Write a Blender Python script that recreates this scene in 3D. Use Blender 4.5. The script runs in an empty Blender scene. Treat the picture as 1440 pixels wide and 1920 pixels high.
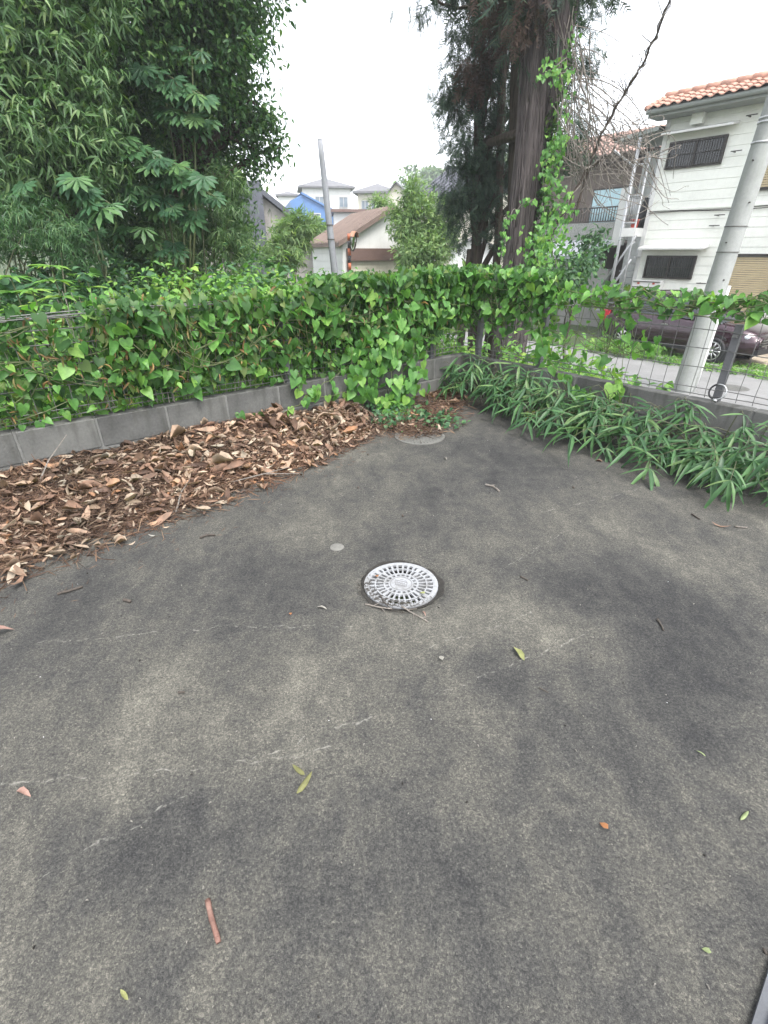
import bpy, bmesh, math, random
import numpy as np
from mathutils import Matrix, Vector

# ---------------------------------------------------------------- camera, sky, sun, exposure
S = bpy.context.scene
COL = S.collection
F, PITCH, H = 905.0, math.radians(28.3), 1.3          # focal length in photo pixels, pitch down, eye height
cam_d = bpy.data.cameras.new('camera')
cam = bpy.data.objects.new('camera', cam_d); COL.objects.link(cam)
cam.location = (0, 0, H)
cam.rotation_euler = (math.radians(90) - PITCH, 0, 0)
cam_d.sensor_fit = 'VERTICAL'; cam_d.sensor_height = 24.0
cam_d.lens = 24.0 * F / 1920.0
cam_d.clip_start = 0.05; cam_d.clip_end = 2000
S.camera = cam

SUN_EL, SUN_AZ = math.radians(62), math.radians(150)   # high hazy sun behind the camera's right shoulder
W = bpy.data.worlds.new('World'); S.world = W; W.use_nodes = True
nt = W.node_tree
sky = nt.nodes.new('ShaderNodeTexSky'); sky.sky_type = 'NISHITA'
sky.sun_disc = False; sky.sun_elevation = SUN_EL; sky.sun_rotation = SUN_AZ
sky.air_density = 1.0; sky.dust_density = 2.0; sky.ozone_density = 1.0
hs = nt.nodes.new('ShaderNodeHueSaturation'); hs.inputs['Saturation'].default_value = 0.22
bg = nt.nodes['Background']; bg.inputs['Strength'].default_value = 0.15
nt.links.new(sky.outputs[0], hs.inputs['Color']); nt.links.new(hs.outputs[0], bg.inputs['Color'])
sun_d = bpy.data.lights.new('sun', 'SUN'); sun = bpy.data.objects.new('sun', sun_d); COL.objects.link(sun)
sun_d.energy = 1.2; sun_d.angle = math.radians(25); sun_d.color = (1.0, 0.96, 0.9)
sdir = Vector((math.sin(SUN_AZ) * math.cos(SUN_EL), math.cos(SUN_AZ) * math.cos(SUN_EL), math.sin(SUN_EL)))
sun.rotation_euler = sdir.to_track_quat('Z', 'Y').to_euler()
S.view_settings.view_transform = 'Standard'; S.view_settings.look = 'None'
S.view_settings.gamma = 1.0; S.view_settings.use_curve_mapping = False
S.view_settings.exposure = 1.98
S.cycles.max_bounces = 6; S.cycles.diffuse_bounces = 3; S.cycles.glossy_bounces = 2; S.cycles.transmission_bounces = 4; S.cycles.transparent_max_bounces = 4
S.cycles.use_adaptive_sampling = True; S.cycles.adaptive_threshold = .02
S.cycles.caustics_reflective = False; S.cycles.caustics_refractive = False

rng = np.random.default_rng(7); random.seed(7)
R = math.radians

# ---------------------------------------------------------------- pixel -> place helpers
cp, sp = math.cos(PITCH), math.sin(PITCH)
def ray(x, y):
    a = (x - 720) / F; b = (960 - y) / F
    return Vector((a, cp + b * sp, -sp + b * cp))
EYE = Vector((0, 0, H))
def onz(x, y, z=0.0):
    d = ray(x, y); return EYE + d * ((z - H) / d.z)
def atY(x, y, Y):
    d = ray(x, y); return EYE + d * (Y / d.y)
U = Vector((.7725, .635, 0)); U.normalize()            # along the left fence, towards the far corner
V = Vector((U.y, -U.x, 0))                              # along the right fence, towards the camera side
K = Vector((.825, 5.24, 0))                             # far corner of the lot
def uv(u, v, z=0.0): return K + U * u + V * v + Vector((0, 0, z))
def onU(x, y, Du):                                      # (v, z) of a pixel on the vertical plane u = Du
    d = ray(x, y); t = ((K + U * Du) - EYE).dot(U) / d.dot(U); p = EYE + d * t
    return (p - K).dot(V), p.z
T = 0.36                                                # top of the block wall
G = -1.25                                               # street level

# ---------------------------------------------------------------- mesh helpers
class MB:
    def __init__(s): s.v = []; s.f = []
    def add(s, vs, fs):
        n = len(s.v); s.v.extend([tuple(p) for p in vs]); s.f.extend([tuple(i + n for i in f) for f in fs]); return s
    def box(s, c, sz, rot=None):
        x, y, z = sz[0] / 2, sz[1] / 2, sz[2] / 2
        vs = [Vector((a, b, d)) for d in (-z, z) for b in (-y, y) for a in (-x, x)]
        if rot is not None: vs = [rot @ p for p in vs]
        c = Vector(c)
        return s.add([p + c for p in vs], [(0, 2, 3, 1), (4, 5, 7, 6), (0, 1, 5, 4), (2, 6, 7, 3), (0, 4, 6, 2), (1, 3, 7, 5)])
    def bar(s, a, b, w, h=None, up=Vector((0, 0, 1))):
        a = Vector(a); b = Vector(b); d = b - a; L = d.length; d.normalize()
        x = d.cross(up)
        if x.length < 1e-4: x = d.cross(Vector((1, 0, 0)))
        x.normalize(); z = x.cross(d)
        return s.box((a + b) / 2, (w, L, h or w), Matrix((x, d, z)).transposed())
    def tube(s, path, rad, n=6, cap=True):
        path = [Vector(p) for p in path]
        if not isinstance(rad, (list, tuple)): rad = [rad] * len(path)
        base = len(s.v); ref = Vector((0.13, 0.27, 1)).normalized()
        for i, p in enumerate(path):
            d = (path[min(i + 1, len(path) - 1)] - path[max(i - 1, 0)])
            if d.length < 1e-7: d = Vector((0, 0, 1))
            d.normalize(); x = d.cross(ref)
            if x.length < 0.05: x = d.cross(Vector((1, 0, 0)))
            x.normalize(); y = x.cross(d)
            for k in range(n):
                a = 2 * math.pi * k / n
                s.v.append(tuple(p + (x * math.cos(a) + y * math.sin(a)) * rad[i]))
        for i in range(len(path) - 1):
            for k in range(n):
                a = base + i * n + k; b = base + i * n + (k + 1) % n
                s.f.append((a, b, b + n, a + n))
        if cap:
            s.f.append(tuple(base + k for k in range(n))[::-1]); s.f.append(tuple(base + (len(path) - 1) * n + k for k in range(n)))
        return s
    def lathe(s, prof, c, n=24, axis=None):
        base = len(s.v); c = Vector(c)
        for r, z in prof:
            for k in range(n):
                a = 2 * math.pi * k / n; p = Vector((r * math.cos(a), r * math.sin(a), z))
                if axis is not None: p = axis @ p
                s.v.append(tuple(p + c))
        for i in range(len(prof) - 1):
            for k in range(n):
                a = base + i * n + k; b = base + i * n + (k + 1) % n
                s.f.append((a, b, b + n, a + n))
        return s
    def build(s, name, mat, parent=None, smooth=False):
        m = bpy.data.meshes.new(name)
        vs = s.v
        if parent is not None and parent.type == 'EMPTY':
            o = parent.location; vs = [(p[0] - o.x, p[1] - o.y, p[2] - o.z) for p in vs]
        elif parent is not None and parent.get('_o') is not None:
            o = parent['_o']; vs = [(p[0] - o[0], p[1] - o[1], p[2] - o[2]) for p in vs]
        m.from_pydata(vs, [], s.f); m.update()
        if smooth: m.shade_smooth()
        ob = bpy.data.objects.new(name, m); COL.objects.link(ob)
        ob.data.materials.append(mat)
        if parent is not None:
            ob.parent = parent
            if parent.type == 'EMPTY': ob['_o'] = tuple(parent.location)
            elif parent.get('_o') is not None: ob['_o'] = tuple(parent['_o'])
        return ob

def np_mesh(name, verts, faces):
    """verts (n,3) array, faces (m,k) int array"""
    m = bpy.data.meshes.new(name)
    nf, k = faces.shape
    m.vertices.add(len(verts)); m.vertices.foreach_set('co', verts.astype(np.float32).ravel())
    m.loops.add(nf * k); m.loops.foreach_set('vertex_index', faces.astype(np.int32).ravel())
    m.polygons.add(nf); m.polygons.foreach_set('loop_start', np.arange(0, nf * k, k, dtype=np.int32))
    m.polygons.foreach_set('loop_total', np.full(nf, k, dtype=np.int32))
    m.update(calc_edges=True); m.validate()
    return m
def np_obj(name, verts, faces, mat, parent=None, smooth=False):
    if parent is not None and parent.type == 'EMPTY': verts = verts - np.array(parent.location)
    m = np_mesh(name, verts, faces); m.materials.append(mat)
    if smooth: m.shade_smooth()
    o = bpy.data.objects.new(name, m); COL.objects.link(o)
    if parent is not None: o.parent = parent
    return o

def unit(a): return a / np.maximum(np.linalg.norm(a, axis=-1, keepdims=True), 1e-9)
def frames(tip, nrm):
    y = unit(tip); x = unit(np.cross(y, nrm)); z = np.cross(x, y)
    return x, y, z
def scatter(tpl, P, tip, nrm, sc):
    """copies of a leaf template (verts, tri/quad faces) as one vertex/face array"""
    tv, tf = tpl
    x, y, z = frames(tip, nrm)
    sc = np.asarray(sc).reshape(-1, 1, 1)
    vv = P[:, None, :] + sc * (tv[None, :, 0:1] * x[:, None] + tv[None, :, 1:2] * y[:, None] + tv[None, :, 2:3] * z[:, None])
    n = len(tv); ff = tf[None] + (np.arange(len(P)) * n)[:, None, None]
    return vv.reshape(-1, 3), ff.reshape(-1, tf.shape[1])
def leaf_objects(tpls, name, P, tip, nrm, sc, mat, parent, label=None):
    """each leaf an object of its own, sharing a few meshes"""
    meshes = []
    for tv, tf in tpls:
        m = np_mesh(name, tv, tf); m.materials.append(mat); meshes.append(m)
    x, y, z = frames(tip, nrm); o = np.array(parent.location)
    for i in range(len(P)):
        ob = bpy.data.objects.new(name, meshes[i % len(meshes)]); COL.objects.link(ob)
        s = sc[i]; M = Matrix.Identity(4)
        for r in range(3):
            M[r][0] = x[i, r] * s; M[r][1] = y[i, r] * s; M[r][2] = z[i, r] * s; M[r][3] = P[i, r] - o[r]
        ob.parent = parent; ob.matrix_basis = M
def empty(name, loc, label=None, cat=None, group=None, kind=None):
    o = bpy.data.objects.new(name, None); COL.objects.link(o); o.location = loc; o.empty_display_size = .1
    return tag(o, label, cat, group, kind)
def tag(o, label=None, cat=None, group=None, kind=None):
    if label: o['label'] = label
    if cat: o['category'] = cat
    if group: o['group'] = group
    if kind: o['kind'] = kind
    return o

# ---------------------------------------------------------------- material helpers
class NG:
    def __init__(s, name):
        s.m = bpy.data.materials.new(name); s.m.use_nodes = True; s.t = s.m.node_tree
        s.b = s.t.nodes['Principled BSDF']; s.out = s.t.nodes['Material Output']
    def n(s, typ, **kw):
        o = s.t.nodes.new(typ)
        for k, v in kw.items(): setattr(o, k, v)
        return o
    def lk(s, a, b): s.t.links.new(a, b)
    def coord(s, kind='Object', scale=None):
        c = s.n('ShaderNodeTexCoord').outputs[kind]
        if scale is not None:
            mp = s.n('ShaderNodeMapping'); mp.inputs['Scale'].default_value = scale; s.lk(c, mp.inputs[0]); c = mp.outputs[0]
        return c
    def noise(s, c, scale, detail=3, rough=.55, dist=0.0):
        o = s.n('ShaderNodeTexNoise'); o.inputs['Scale'].default_value = scale; o.inputs['Detail'].default_value = detail
        o.inputs['Roughness'].default_value = rough; o.inputs['Distortion'].default_value = dist; s.lk(c, o.inputs['Vector']); return o.outputs['Fac']
    def math(s, op, a, b=None, c=None, clamp=False):
        o = s.n('ShaderNodeMath', operation=op); o.use_clamp = clamp
        for i, q in enumerate((a, b, c)):
            if q is None: continue
            if isinstance(q, (int, float)): o.inputs[i].default_value = q
            else: s.lk(q, o.inputs[i])
        return o.outputs[0]
    def ramp(s, fac, stops):
        o = s.n('ShaderNodeValToRGB'); e = o.color_ramp.elements
        while len(e) < len(stops): e.new(.5)
        for i, (p, c) in enumerate(stops):
            e[i].position = p; e[i].color = (*c, 1) if len(c) == 3 else c
        s.lk(fac, o.inputs[0]); return o.outputs[0]
    def mix(s, fac, a, b, typ='MIX'):
        o = s.n('ShaderNodeMix', data_type='RGBA', blend_type=typ)
        for i, q in ((0, fac), (6, a), (7, b)):
            if isinstance(q, (int, float)): o.inputs[i].default_value = q
            elif isinstance(q, tuple): o.inputs[i].default_value = (*q, 1)
            else: s.lk(q, o.inputs[i])
        return o.outputs[2]
    def bump(s, h, strength=.3, dist=.01, prev=None):
        o = s.n('ShaderNodeBump'); o.inputs['Strength'].default_value = strength; o.inputs['Distance'].default_value = dist
        s.lk(h, o.inputs['Height'])
        if prev is not None: s.lk(prev, o.inputs['Normal'])
        return o.outputs[0]
    def fin(s, col=None, rough=None, nrm=None, spec=None, metal=None):
        for k, q in (('Base Color', col), ('Roughness', rough), ('Normal', nrm), ('Specular IOR Level', spec), ('Metallic', metal)):
            if q is None: continue
            i = s.b.inputs[k]
            if isinstance(q, (int, float)): i.default_value = q
            elif isinstance(q, tuple): i.default_value = (*q, 1)
            else: s.lk(q, i)
        return s.m

def mat_plain(name, col, rough=.7, var=.25, scale=6, bump=.1, bscale=60, metal=0.0, spec=.4, dirt=None, streak=False):
    """painted / worn surface: colour with broad uneven patches, fine grain and grime"""
    g = NG(name); c = g.coord('Object')
    n1 = g.noise(c, scale, 4); n2 = g.noise(c, scale * 7, 3)
    f = g.math('ADD', g.math('MULTIPLY', n1, .65), g.math('MULTIPLY', n2, .35))
    lo = tuple(x * (1 - var) for x in col); hi = tuple(min(1, x * (1 + var * .6)) for x in col)
    k = g.ramp(f, [(.3, lo), (.7, hi)])
    if dirt:
        sc = g.coord('Object', (5, 5, .6)) if streak else c
        d = g.noise(sc, 2.2 if streak else scale * .6, 5, .65)
        k = g.mix(g.math('MULTIPLY', g.ramp(d, [(.5, (0, 0, 0)), (.75, (1, 1, 1))]), .6), k, dirt)
    nb = g.bump(g.noise(c, bscale, 4), bump, .01)
    return g.fin(k, rough, nb, spec, metal)

def mat_leaf(name, cols, rough=.5, trans=.35, spec=.35, vein=True, pos=(.0, .45, .8, 1.0)):
    """leaf: colour differs from leaf to leaf, light passes through"""
    g = NG(name)
    geo = g.n('ShaderNodeNewGeometry'); oi = g.n('ShaderNodeObjectInfo')
    r = g.math('FRACT', g.math('ADD', geo.outputs['Random Per Island'], oi.outputs['Random']))
    col = g.ramp(r, [(pos[i], cols[i]) for i in range(len(cols))])
    gc = g.noise(g.coord('Object'), 2.2, 3)
    col = g.mix(.7, col, g.ramp(gc, [(.32, (.5, .58, .5)), (.68, (1.45, 1.38, 1.15))]), 'MULTIPLY')
    g.fin(col, rough, None, spec)
    tr = g.n('ShaderNodeBsdfTranslucent')
    tc = g.mix(1.0, col, (1.15, 1.25, .55), 'MULTIPLY'); g.lk(tc, tr.inputs[0])
    ms = g.n('ShaderNodeMixShader'); ms.inputs[0].default_value = trans
    g.lk(g.b.outputs[0], ms.inputs[1]); g.lk(tr.outputs[0], ms.inputs[2]); g.lk(ms.outputs[0], g.out.inputs[0])
    return g.m

M = {}
M['vine'] = mat_leaf('vine_leaf', [(.06, .16, .045), (.10, .25, .062), (.145, .32, .075), (.22, .38, .09)], .4, .42)
M['vine_shaded'] = mat_leaf('vine_leaf_shaded', [(.032, .085, .028), (.055, .135, .04), (.085, .19, .05), (.16, .21, .07)], .5, .4)  # darker copy of the vine leaf: shade behind the front leaves, put in colour
M['dry_vine'] = mat_leaf('dry_vine_leaf', [(.16, .10, .05), (.24, .15, .07), (.12, .15, .05), (.33, .22, .10)], .7, .25)
M['sasa'] = mat_leaf('bamboo_grass_leaf', [(.028, .074, .034), (.045, .112, .044), (.068, .155, .058), (.13, .20, .085)], .42, .25)
M['bamboo'] = mat_leaf('bamboo_leaf', [(.045, .10, .042), (.075, .15, .06), (.115, .20, .085), (.19, .27, .12)], .4, .35)
M['broad'] = mat_leaf('evergreen_leaf', [(.040, .095, .045), (.062, .145, .056), (.095, .195, .068), (.17, .26, .10)], .38, .35)
M['fatsia'] = mat_leaf('lobed_leaf', [(.035, .09, .05), (.05, .12, .06), (.066, .15, .066), (.095, .18, .07)], .45, .3)
M['weed'] = mat_leaf('weed_leaf', [(.08, .195, .05), (.13, .28, .068), (.18, .34, .082), (.27, .39, .10)], .5, .4)
M['pale'] = mat_leaf('pale_shrub_leaf', [(.10, .18, .075), (.14, .24, .10), (.19, .29, .12), (.26, .34, .15)], .5, .4)
M['conifer'] = mat_leaf('conifer_spray', [(.024, .046, .038), (.034, .066, .048), (.046, .086, .058), (.085, .12, .075)], .5, .25)
M['rust'] = mat_leaf('dead_conifer_spray', [(.07, .045, .042), (.10, .062, .055), (.055, .045, .042), (.12, .08, .065)], .8, .15)
M['farwood'] = mat_leaf('far_tree_leaf', [(.07, .13, .07), (.10, .18, .085), (.14, .22, .10), (.18, .26, .12)], .6, .3)
M['dead'] = mat_leaf('dead_leaf', [(.08, .05, .042), (.18, .11, .085), (.28, .195, .155), (.36, .30, .26), (.30, .15, .085)], .75, .1, pos=(0, .3, .6, .85, 1.0))
M['needle'] = mat_leaf('dead_needle', [(.055, .030, .023), (.09, .05, .036), (.13, .077, .054), (.19, .13, .095)], .8, .05)
M['yellow'] = mat_leaf('yellow_leaf', [(.34, .36, .08), (.42, .42, .10), (.36, .40, .12), (.30, .34, .07)], .6, .3)

def bark(name, a, b, vs=(9, 9, .55)):
    g = NG(name); c = g.coord('Object', vs)
    n1 = g.noise(c, 3.0, 6, .65, .6); n2 = g.noise(c, 9, 4)
    f = g.math('ADD', g.math('MULTIPLY', n1, .7), g.math('MULTIPLY', n2, .3))
    return g.fin(g.ramp(f, [(.34, a), (.66, b)]), .9, g.bump(f, .9, .05), .15)
M['bark'] = bark('cedar_bark', (.032, .026, .026), (.165, .14, .138), (11, 11, .42))
M['bark_dark'] = bark('dark_bark', (.03, .025, .02), (.10, .08, .065))
M['twig'] = bark('dead_twig', (.13, .115, .10), (.30, .27, .24))
M['stem'] = mat_plain('green_stem', (.10, .12, .05), .6, .3, 20)
M['culm'] = mat_plain('bamboo_culm', (.075, .08, .04), .5, .3, 15)

# ---------------------------------------------------------------- concrete of the lot
def concrete_lot():
    g = NG('weathered_lot_concrete'); c = g.coord('Object')
    big = g.noise(c, .9, 5, .6, .4); mid = g.noise(g.coord('Object', (1.6, .8, 1)), 3.6, 7, .7, .5); sm = g.noise(c, 15, 6, .72)
    fine = g.noise(c, 95, 5, .8); grit = g.noise(c, 520, 2, .6)
    f = g.math('ADD', g.math('MULTIPLY', big, .34), g.math('MULTIPLY', mid, .40))
    f = g.math('ADD', f, g.math('MULTIPLY', sm, .26))
    # stains and worn pale patches with places of their own
    sep = g.n('ShaderNodeSeparateXYZ'); g.lk(c, sep.inputs[0]); X, Y = sep.outputs[0], sep.outputs[1]
    wob = g.math('MULTIPLY', g.math('SUBTRACT', g.noise(c, 2.3, 4), .5), .35)
    wob2 = g.math('MULTIPLY', g.math('SUBTRACT', g.noise(c, 7.3, 4), .5), .22)
    spots = [(960, 850, .55, -.10), (860, 900, .5, -.07), (740, 1000, .3, -.11), (560, 1080, .28, -.09), (470, 1130, .25, -.05),
             (1130, 1090, .30, -.10), (1270, 1150, .30, -.12), (1010, 1080, .2, -.06), (1260, 1290, .25, -.10), (1060, 1350, .20, -.09), (1330, 1400, .2, -.07),
             (880, 1260, .16, -.07), (280, 1570, .14, -.11), (120, 1620, .10, -.08), (330, 1640, .12, -.08), (720, 1600, .16, -.09), (900, 1640, .13, -.08), (1050, 1500, .12, -.05),
             (300, 1340, .22, .11), (420, 1390, .20, .08), (180, 1480, .16, .07), (860, 1180, .20, .08), (970, 1160, .22, .09), (1080, 1190, .20, .07),
             (1280, 1060, .30, .08), (660, 960, .35, .06), (1000, 1000, .4, .05), (620, 1250, .20, .07), (760, 1180, .16, .05), (560, 1330, .18, .08),
             (840, 1010, .25, .06), (1200, 1040, .3, .05), (600, 860, .35, .09), (820, 800, .35, .09), (90, 1150, .3, -.05), (1130, 830, .3, -.10), (1050, 820, .25, -.06), (1250, 930, .4, -.05), (1400, 960, .3, .07)]
    off3 = g.n('ShaderNodeCombineXYZ'); g.lk(wob, off3.inputs[0]); g.lk(wob2, off3.inputs[1])
    pos = g.n('ShaderNodeVectorMath', operation='ADD'); g.lk(c, pos.inputs[0]); g.lk(off3.outputs[0], pos.inputs[1])
    for px, py, r, s in spots:
        dn = g.n('ShaderNodeVectorMath', operation='DISTANCE'); g.lk(pos.outputs[0], dn.inputs[0]); dn.inputs[1].default_value = onz(px, py)
        mr = g.n('ShaderNodeMapRange', interpolation_type='SMOOTHSTEP'); g.lk(dn.outputs['Value'], mr.inputs[0]); mr.inputs[1].default_value = 0; mr.inputs[2].default_value = r * 1.7; mr.inputs[3].default_value = s * .62; mr.inputs[4].default_value = 0
        f = g.math('ADD', f, mr.outputs[0])
    col = g.ramp(f, [(.35, (.027, .0275, .029)), (.45, (.047, .047, .046)), (.54, (.072, .0705, .064)), (.66, (.122, .118, .103))])
    # aggregate showing through the worn skin
    vo = g.n('ShaderNodeTexVoronoi'); vo.inputs['Scale'].default_value = 260; g.lk(c, vo.inputs['Vector'])
    rgb = g.n('ShaderNodeSeparateColor'); g.lk(vo.outputs['Color'], rgb.inputs[0])
    stone = g.ramp(rgb.outputs[0], [(.0, (.55, .55, .56)), (.5, (.95, .94, .92)), (.86, (1.22, 1.2, 1.15)), (1., (1.75, 1.7, 1.6))])
    col = g.mix(.8, col, stone, 'MULTIPLY')
    col = g.mix(.95, col, g.ramp(fine, [(.30, (.48, .48, .5)), (.5, (.98, .98, .97)), (.70, (1.5, 1.48, 1.42))]), 'MULTIPLY')
    col = g.mix(.8, col, g.ramp(grit, [(.32, (.45, .45, .46)), (.5, (1, 1, 1)), (.68, (1.6, 1.6, 1.55))]), 'MULTIPLY')
    # scratches left by wheels and dragged things: broken pale arcs
    brk = g.ramp(g.noise(c, 26, 3, .7), [(.47, (0, 0, 0)), (.62, (1, 1, 1))])
    arcs = [((70, 1205), (360, 1178)), ((360, 1178), (690, 1172)), ((0, 1472), (330, 1443)), ((330, 1443), (620, 1405)), ((80, 1640), (360, 1490)),
            ((800, 1215), (1000, 1150)), ((930, 1075), (1070, 990)), ((750, 1330), (1100, 1190)), ((1150, 1290), (1440, 1450)), ((455, 1425), (700, 1345)), ((1000, 965), (1300, 890))]
    for i, (a, b) in enumerate(arcs):
        a, b = onz(*a), onz(*b); d = b - a; L = d.length; d.normalize(); m0 = (a + b) / 2
        # distance across and along the scratch, with a slow bend
        dot = lambda w: g.math('MULTIPLY_ADD', X, w.x, g.math('MULTIPLY_ADD', Y, w.y, -(w.x * m0.x + w.y * m0.y)))
        al = dot(d); ac = dot(Vector((-d.y, d.x, 0)))
        off = g.math('ABSOLUTE', g.math('MULTIPLY_ADD', wob2, .45, ac))
        m = g.math('MULTIPLY_ADD', off, -1 / .0038, 1.0, clamp=True)
        m = g.math('MULTIPLY', m, g.math('LESS_THAN', g.math('ABSOLUTE', al), L / 2))
        if i == 8: dark = m
        elif i == 0: tot = m
        else: tot = g.math('MAXIMUM', tot, m)
    col = g.mix(g.math('MULTIPLY', tot, g.math('MULTIPLY', brk, .5)), col, (.30, .29, .26))
    col = g.mix(g.math('MULTIPLY', dark, g.math('MULTIPLY', brk, .7)), col, (.02, .02, .02))
    # hairline crazing
    v2 = g.n('ShaderNodeTexVoronoi', feature='DISTANCE_TO_EDGE'); v2.inputs['Scale'].default_value = 26; 
    wc = g.n('ShaderNodeVectorMath', operation='ADD'); g.lk(c, wc.inputs[0])
    nv = g.n('ShaderNodeTexNoise'); nv.inputs['Scale'].default_value = 30; g.lk(c, nv.inputs['Vector'])
    sv = g.n('ShaderNodeVectorMath', operation='SCALE'); sv.inputs[3].default_value = .03; g.lk(nv.outputs['Color'], sv.inputs[0]); g.lk(sv.outputs[0], wc.inputs[1]); g.lk(wc.outputs[0], v2.inputs['Vector'])
    cr = g.math('SUBTRACT', 1.0, g.math('DIVIDE', v2.outputs['Distance'], .018), clamp=True)
    cr = g.math('MULTIPLY', cr, g.ramp(g.noise(c, 5, 3), [(.5, (0, 0, 0)), (.62, (1, 1, 1))]))
    col = g.mix(g.math('MULTIPLY', cr, .5), col, (.035, .035, .033))
    # scattered bright chips
    v3 = g.n('ShaderNodeTexVoronoi'); v3.inputs['Scale'].default_value = 9; g.lk(c, v3.inputs['Vector'])
    chip = g.math('LESS_THAN', v3.outputs['Distance'], .014)
    col = g.mix(g.math('MULTIPLY', chip, .8), col, (.75, .76, .78))
    h = g.math('ADD', g.math('MULTIPLY', fine, .6), g.math('MULTIPLY', grit, .4))
    h = g.math('ADD', h, g.math('MULTIPLY', vo.outputs['Distance'], -.5))
    nb = g.bump(h, .4, .003, g.bump(sm, .12, .03))
    return g.fin(col, .88, nb, .25)
M['lot'] = concrete_lot()

LID = onz(752, 1093); FAR = onz(787, 818); LR = .165; FR = .19
def slab():
    bm = bmesh.new(); outer = [uv(0, 0), uv(0, 3.0), uv(0, 9), uv(-11, 9), uv(-11, 0)]
    def loop(pts):
        vs = [bm.verts.new(p) for p in pts]; return [bm.edges.new((vs[i], vs[(i + 1) % len(vs)])) for i in range(len(vs))]
    es = loop(outer)
    for c, r in ((LID, LR + .05), (FAR, FR + .012)):
        es += loop([c + Vector((r * math.cos(a), r * math.sin(a), 0)) for a in [2 * math.pi * k / 48 for k in range(48)]])
    bmesh.ops.triangle_fill(bm, edges=es, use_beauty=True)
    for f in bm.faces:
        if f.normal.z < 0: f.normal_flip()
    m = bpy.data.meshes.new('lot_floor'); bm.to_mesh(m); bm.free()
    o = bpy.data.objects.new('lot_floor', m); COL.objects.link(o); m.materials.append(M['lot'])
    return tag(o, 'weathered grey concrete floor of the empty lot', kind='structure')
slab()
# the dished collar round the near drain
mb = MB(); mb.lathe([(LR + .0505, 0), (LR + .03, -.007), (LR + .012, -.012), (LR + .004, -.016), (LR + .004, -.25)], LID, 48)
tag(mb.build('drain_collar', M['lot'], smooth=True), 'shallow concrete dish round the white drain', kind='structure')

# ---------------------------------------------------------------- terrain, street
def hgt(x, y):
    x = np.asarray(x, float); y = np.asarray(y, float)
    u = (x - K.x) * U.x + (y - K.y) * U.y; v = (x - K.x) * V.x + (y - K.y) * V.y
    ss = lambda t: np.clip(t, 0, 1) ** 2 * (3 - 2 * np.clip(t, 0, 1))
    left = -.12 + (G + .12) * ss((-v - 4.5) / 9.0)           # behind the left fence: level, then down to the garage
    right = -.12 + (G + .12) * ss((u - .25) / 2.2)           # behind the right fence: a bank down to the street
    z = np.where(u < 0, left, np.minimum(left, right))
    z = np.where((u < .06) & (v > -.06), -.2, z)
    z = z + .16 * np.maximum(0, y - 30) * ss((y - 30) / 12) * .55
    d = np.hypot((x - 30) / 34, (y - 132) / 30); z = z + 7.0 * ss(1.25 - d)
    return z
def terrain():
    a = np.concatenate([-np.geomspace(14, 160, 22)[::-1], np.arange(-13.5, 20.01, .35), np.geomspace(20.6, 160, 22)])
    b = np.concatenate([-np.geomspace(6, 40, 10)[::-1], np.arange(-5.5, 30.01, .35), np.geomspace(30.8, 200, 26)])
    XX, YY = np.meshgrid(a, b); Z = hgt(XX, YY) + .02 * np.sin(XX * 2.1) * np.cos(YY * 1.7)
    vs = np.stack([XX, YY, Z], -1).reshape(-1, 3); w = len(a)
    i = np.arange(len(b) - 1)[:, None] * w + np.arange(w - 1)[None]
    fs = np.stack([i, i + 1, i + w + 1, i + w], -1).reshape(-1, 4)
    g = NG('earth_and_grass'); c = g.coord('Object')
    f = g.math('ADD', g.math('MULTIPLY', g.noise(c, 1.3, 5), .6), g.math('MULTIPLY', g.noise(c, 14, 4), .4))
    col = g.ramp(f, [(.35, (.025, .03, .012)), (.5, (.04, .065, .02)), (.65, (.075, .085, .035))])
    tag(np_obj('ground', vs, fs, g.fin(col, .95, g.bump(f, .6, .08)), None, True), 'earth and grass around the lot', kind='structure')
terrain()
M['asphalt'] = mat_plain('street_asphalt', (.20, .20, .20), .85, .2, 2, .4, 90)
M['pave'] = mat_plain('pale_pavement', (.30, .295, .28), .85, .18, 2, .3, 70)
M['apron'] = mat_plain('driveway_concrete', (.42, .36, .28), .85, .18, 1.5, .3, 60)
def sheet(name, u0, u1, v0, v1, z, mat, label):
    mb = MB(); n = 12
    for i in range(n + 1):
        v = v0 + (v1 - v0) * i / n
        mb.v += [tuple(uv(u0, v, z)), tuple(uv(u1, v, z))]
    mb.f = [(2 * i, 2 * i + 1, 2 * i + 3, 2 * i + 2) for i in range(n)]
    return tag(mb.build(name, mat), label, kind='structure')
sheet('pavement', 3.4, 6.6, -2.5, 16, G + .03, M['pave'], 'pale pavement below the right fence')
sheet('road', 6.6, 10.05, -9, 16, G + .022, M['asphalt'], 'grey street beyond the right fence')
sheet('driveway', 10.3, 13.3, -4.2, 8, G + .05, M['apron'], 'sandy concrete driveway in front of the cream apartment house')
mb = MB()
for i in range(14):
    mb.bar(uv(10.18, -3.5 + i * .8, G + .03), uv(10.18, -2.72 + i * .8, G + .03), .14, .12)
tag(mb.build('kerb', M['pave']), 'low kerb between street and driveway', kind='structure')

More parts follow.
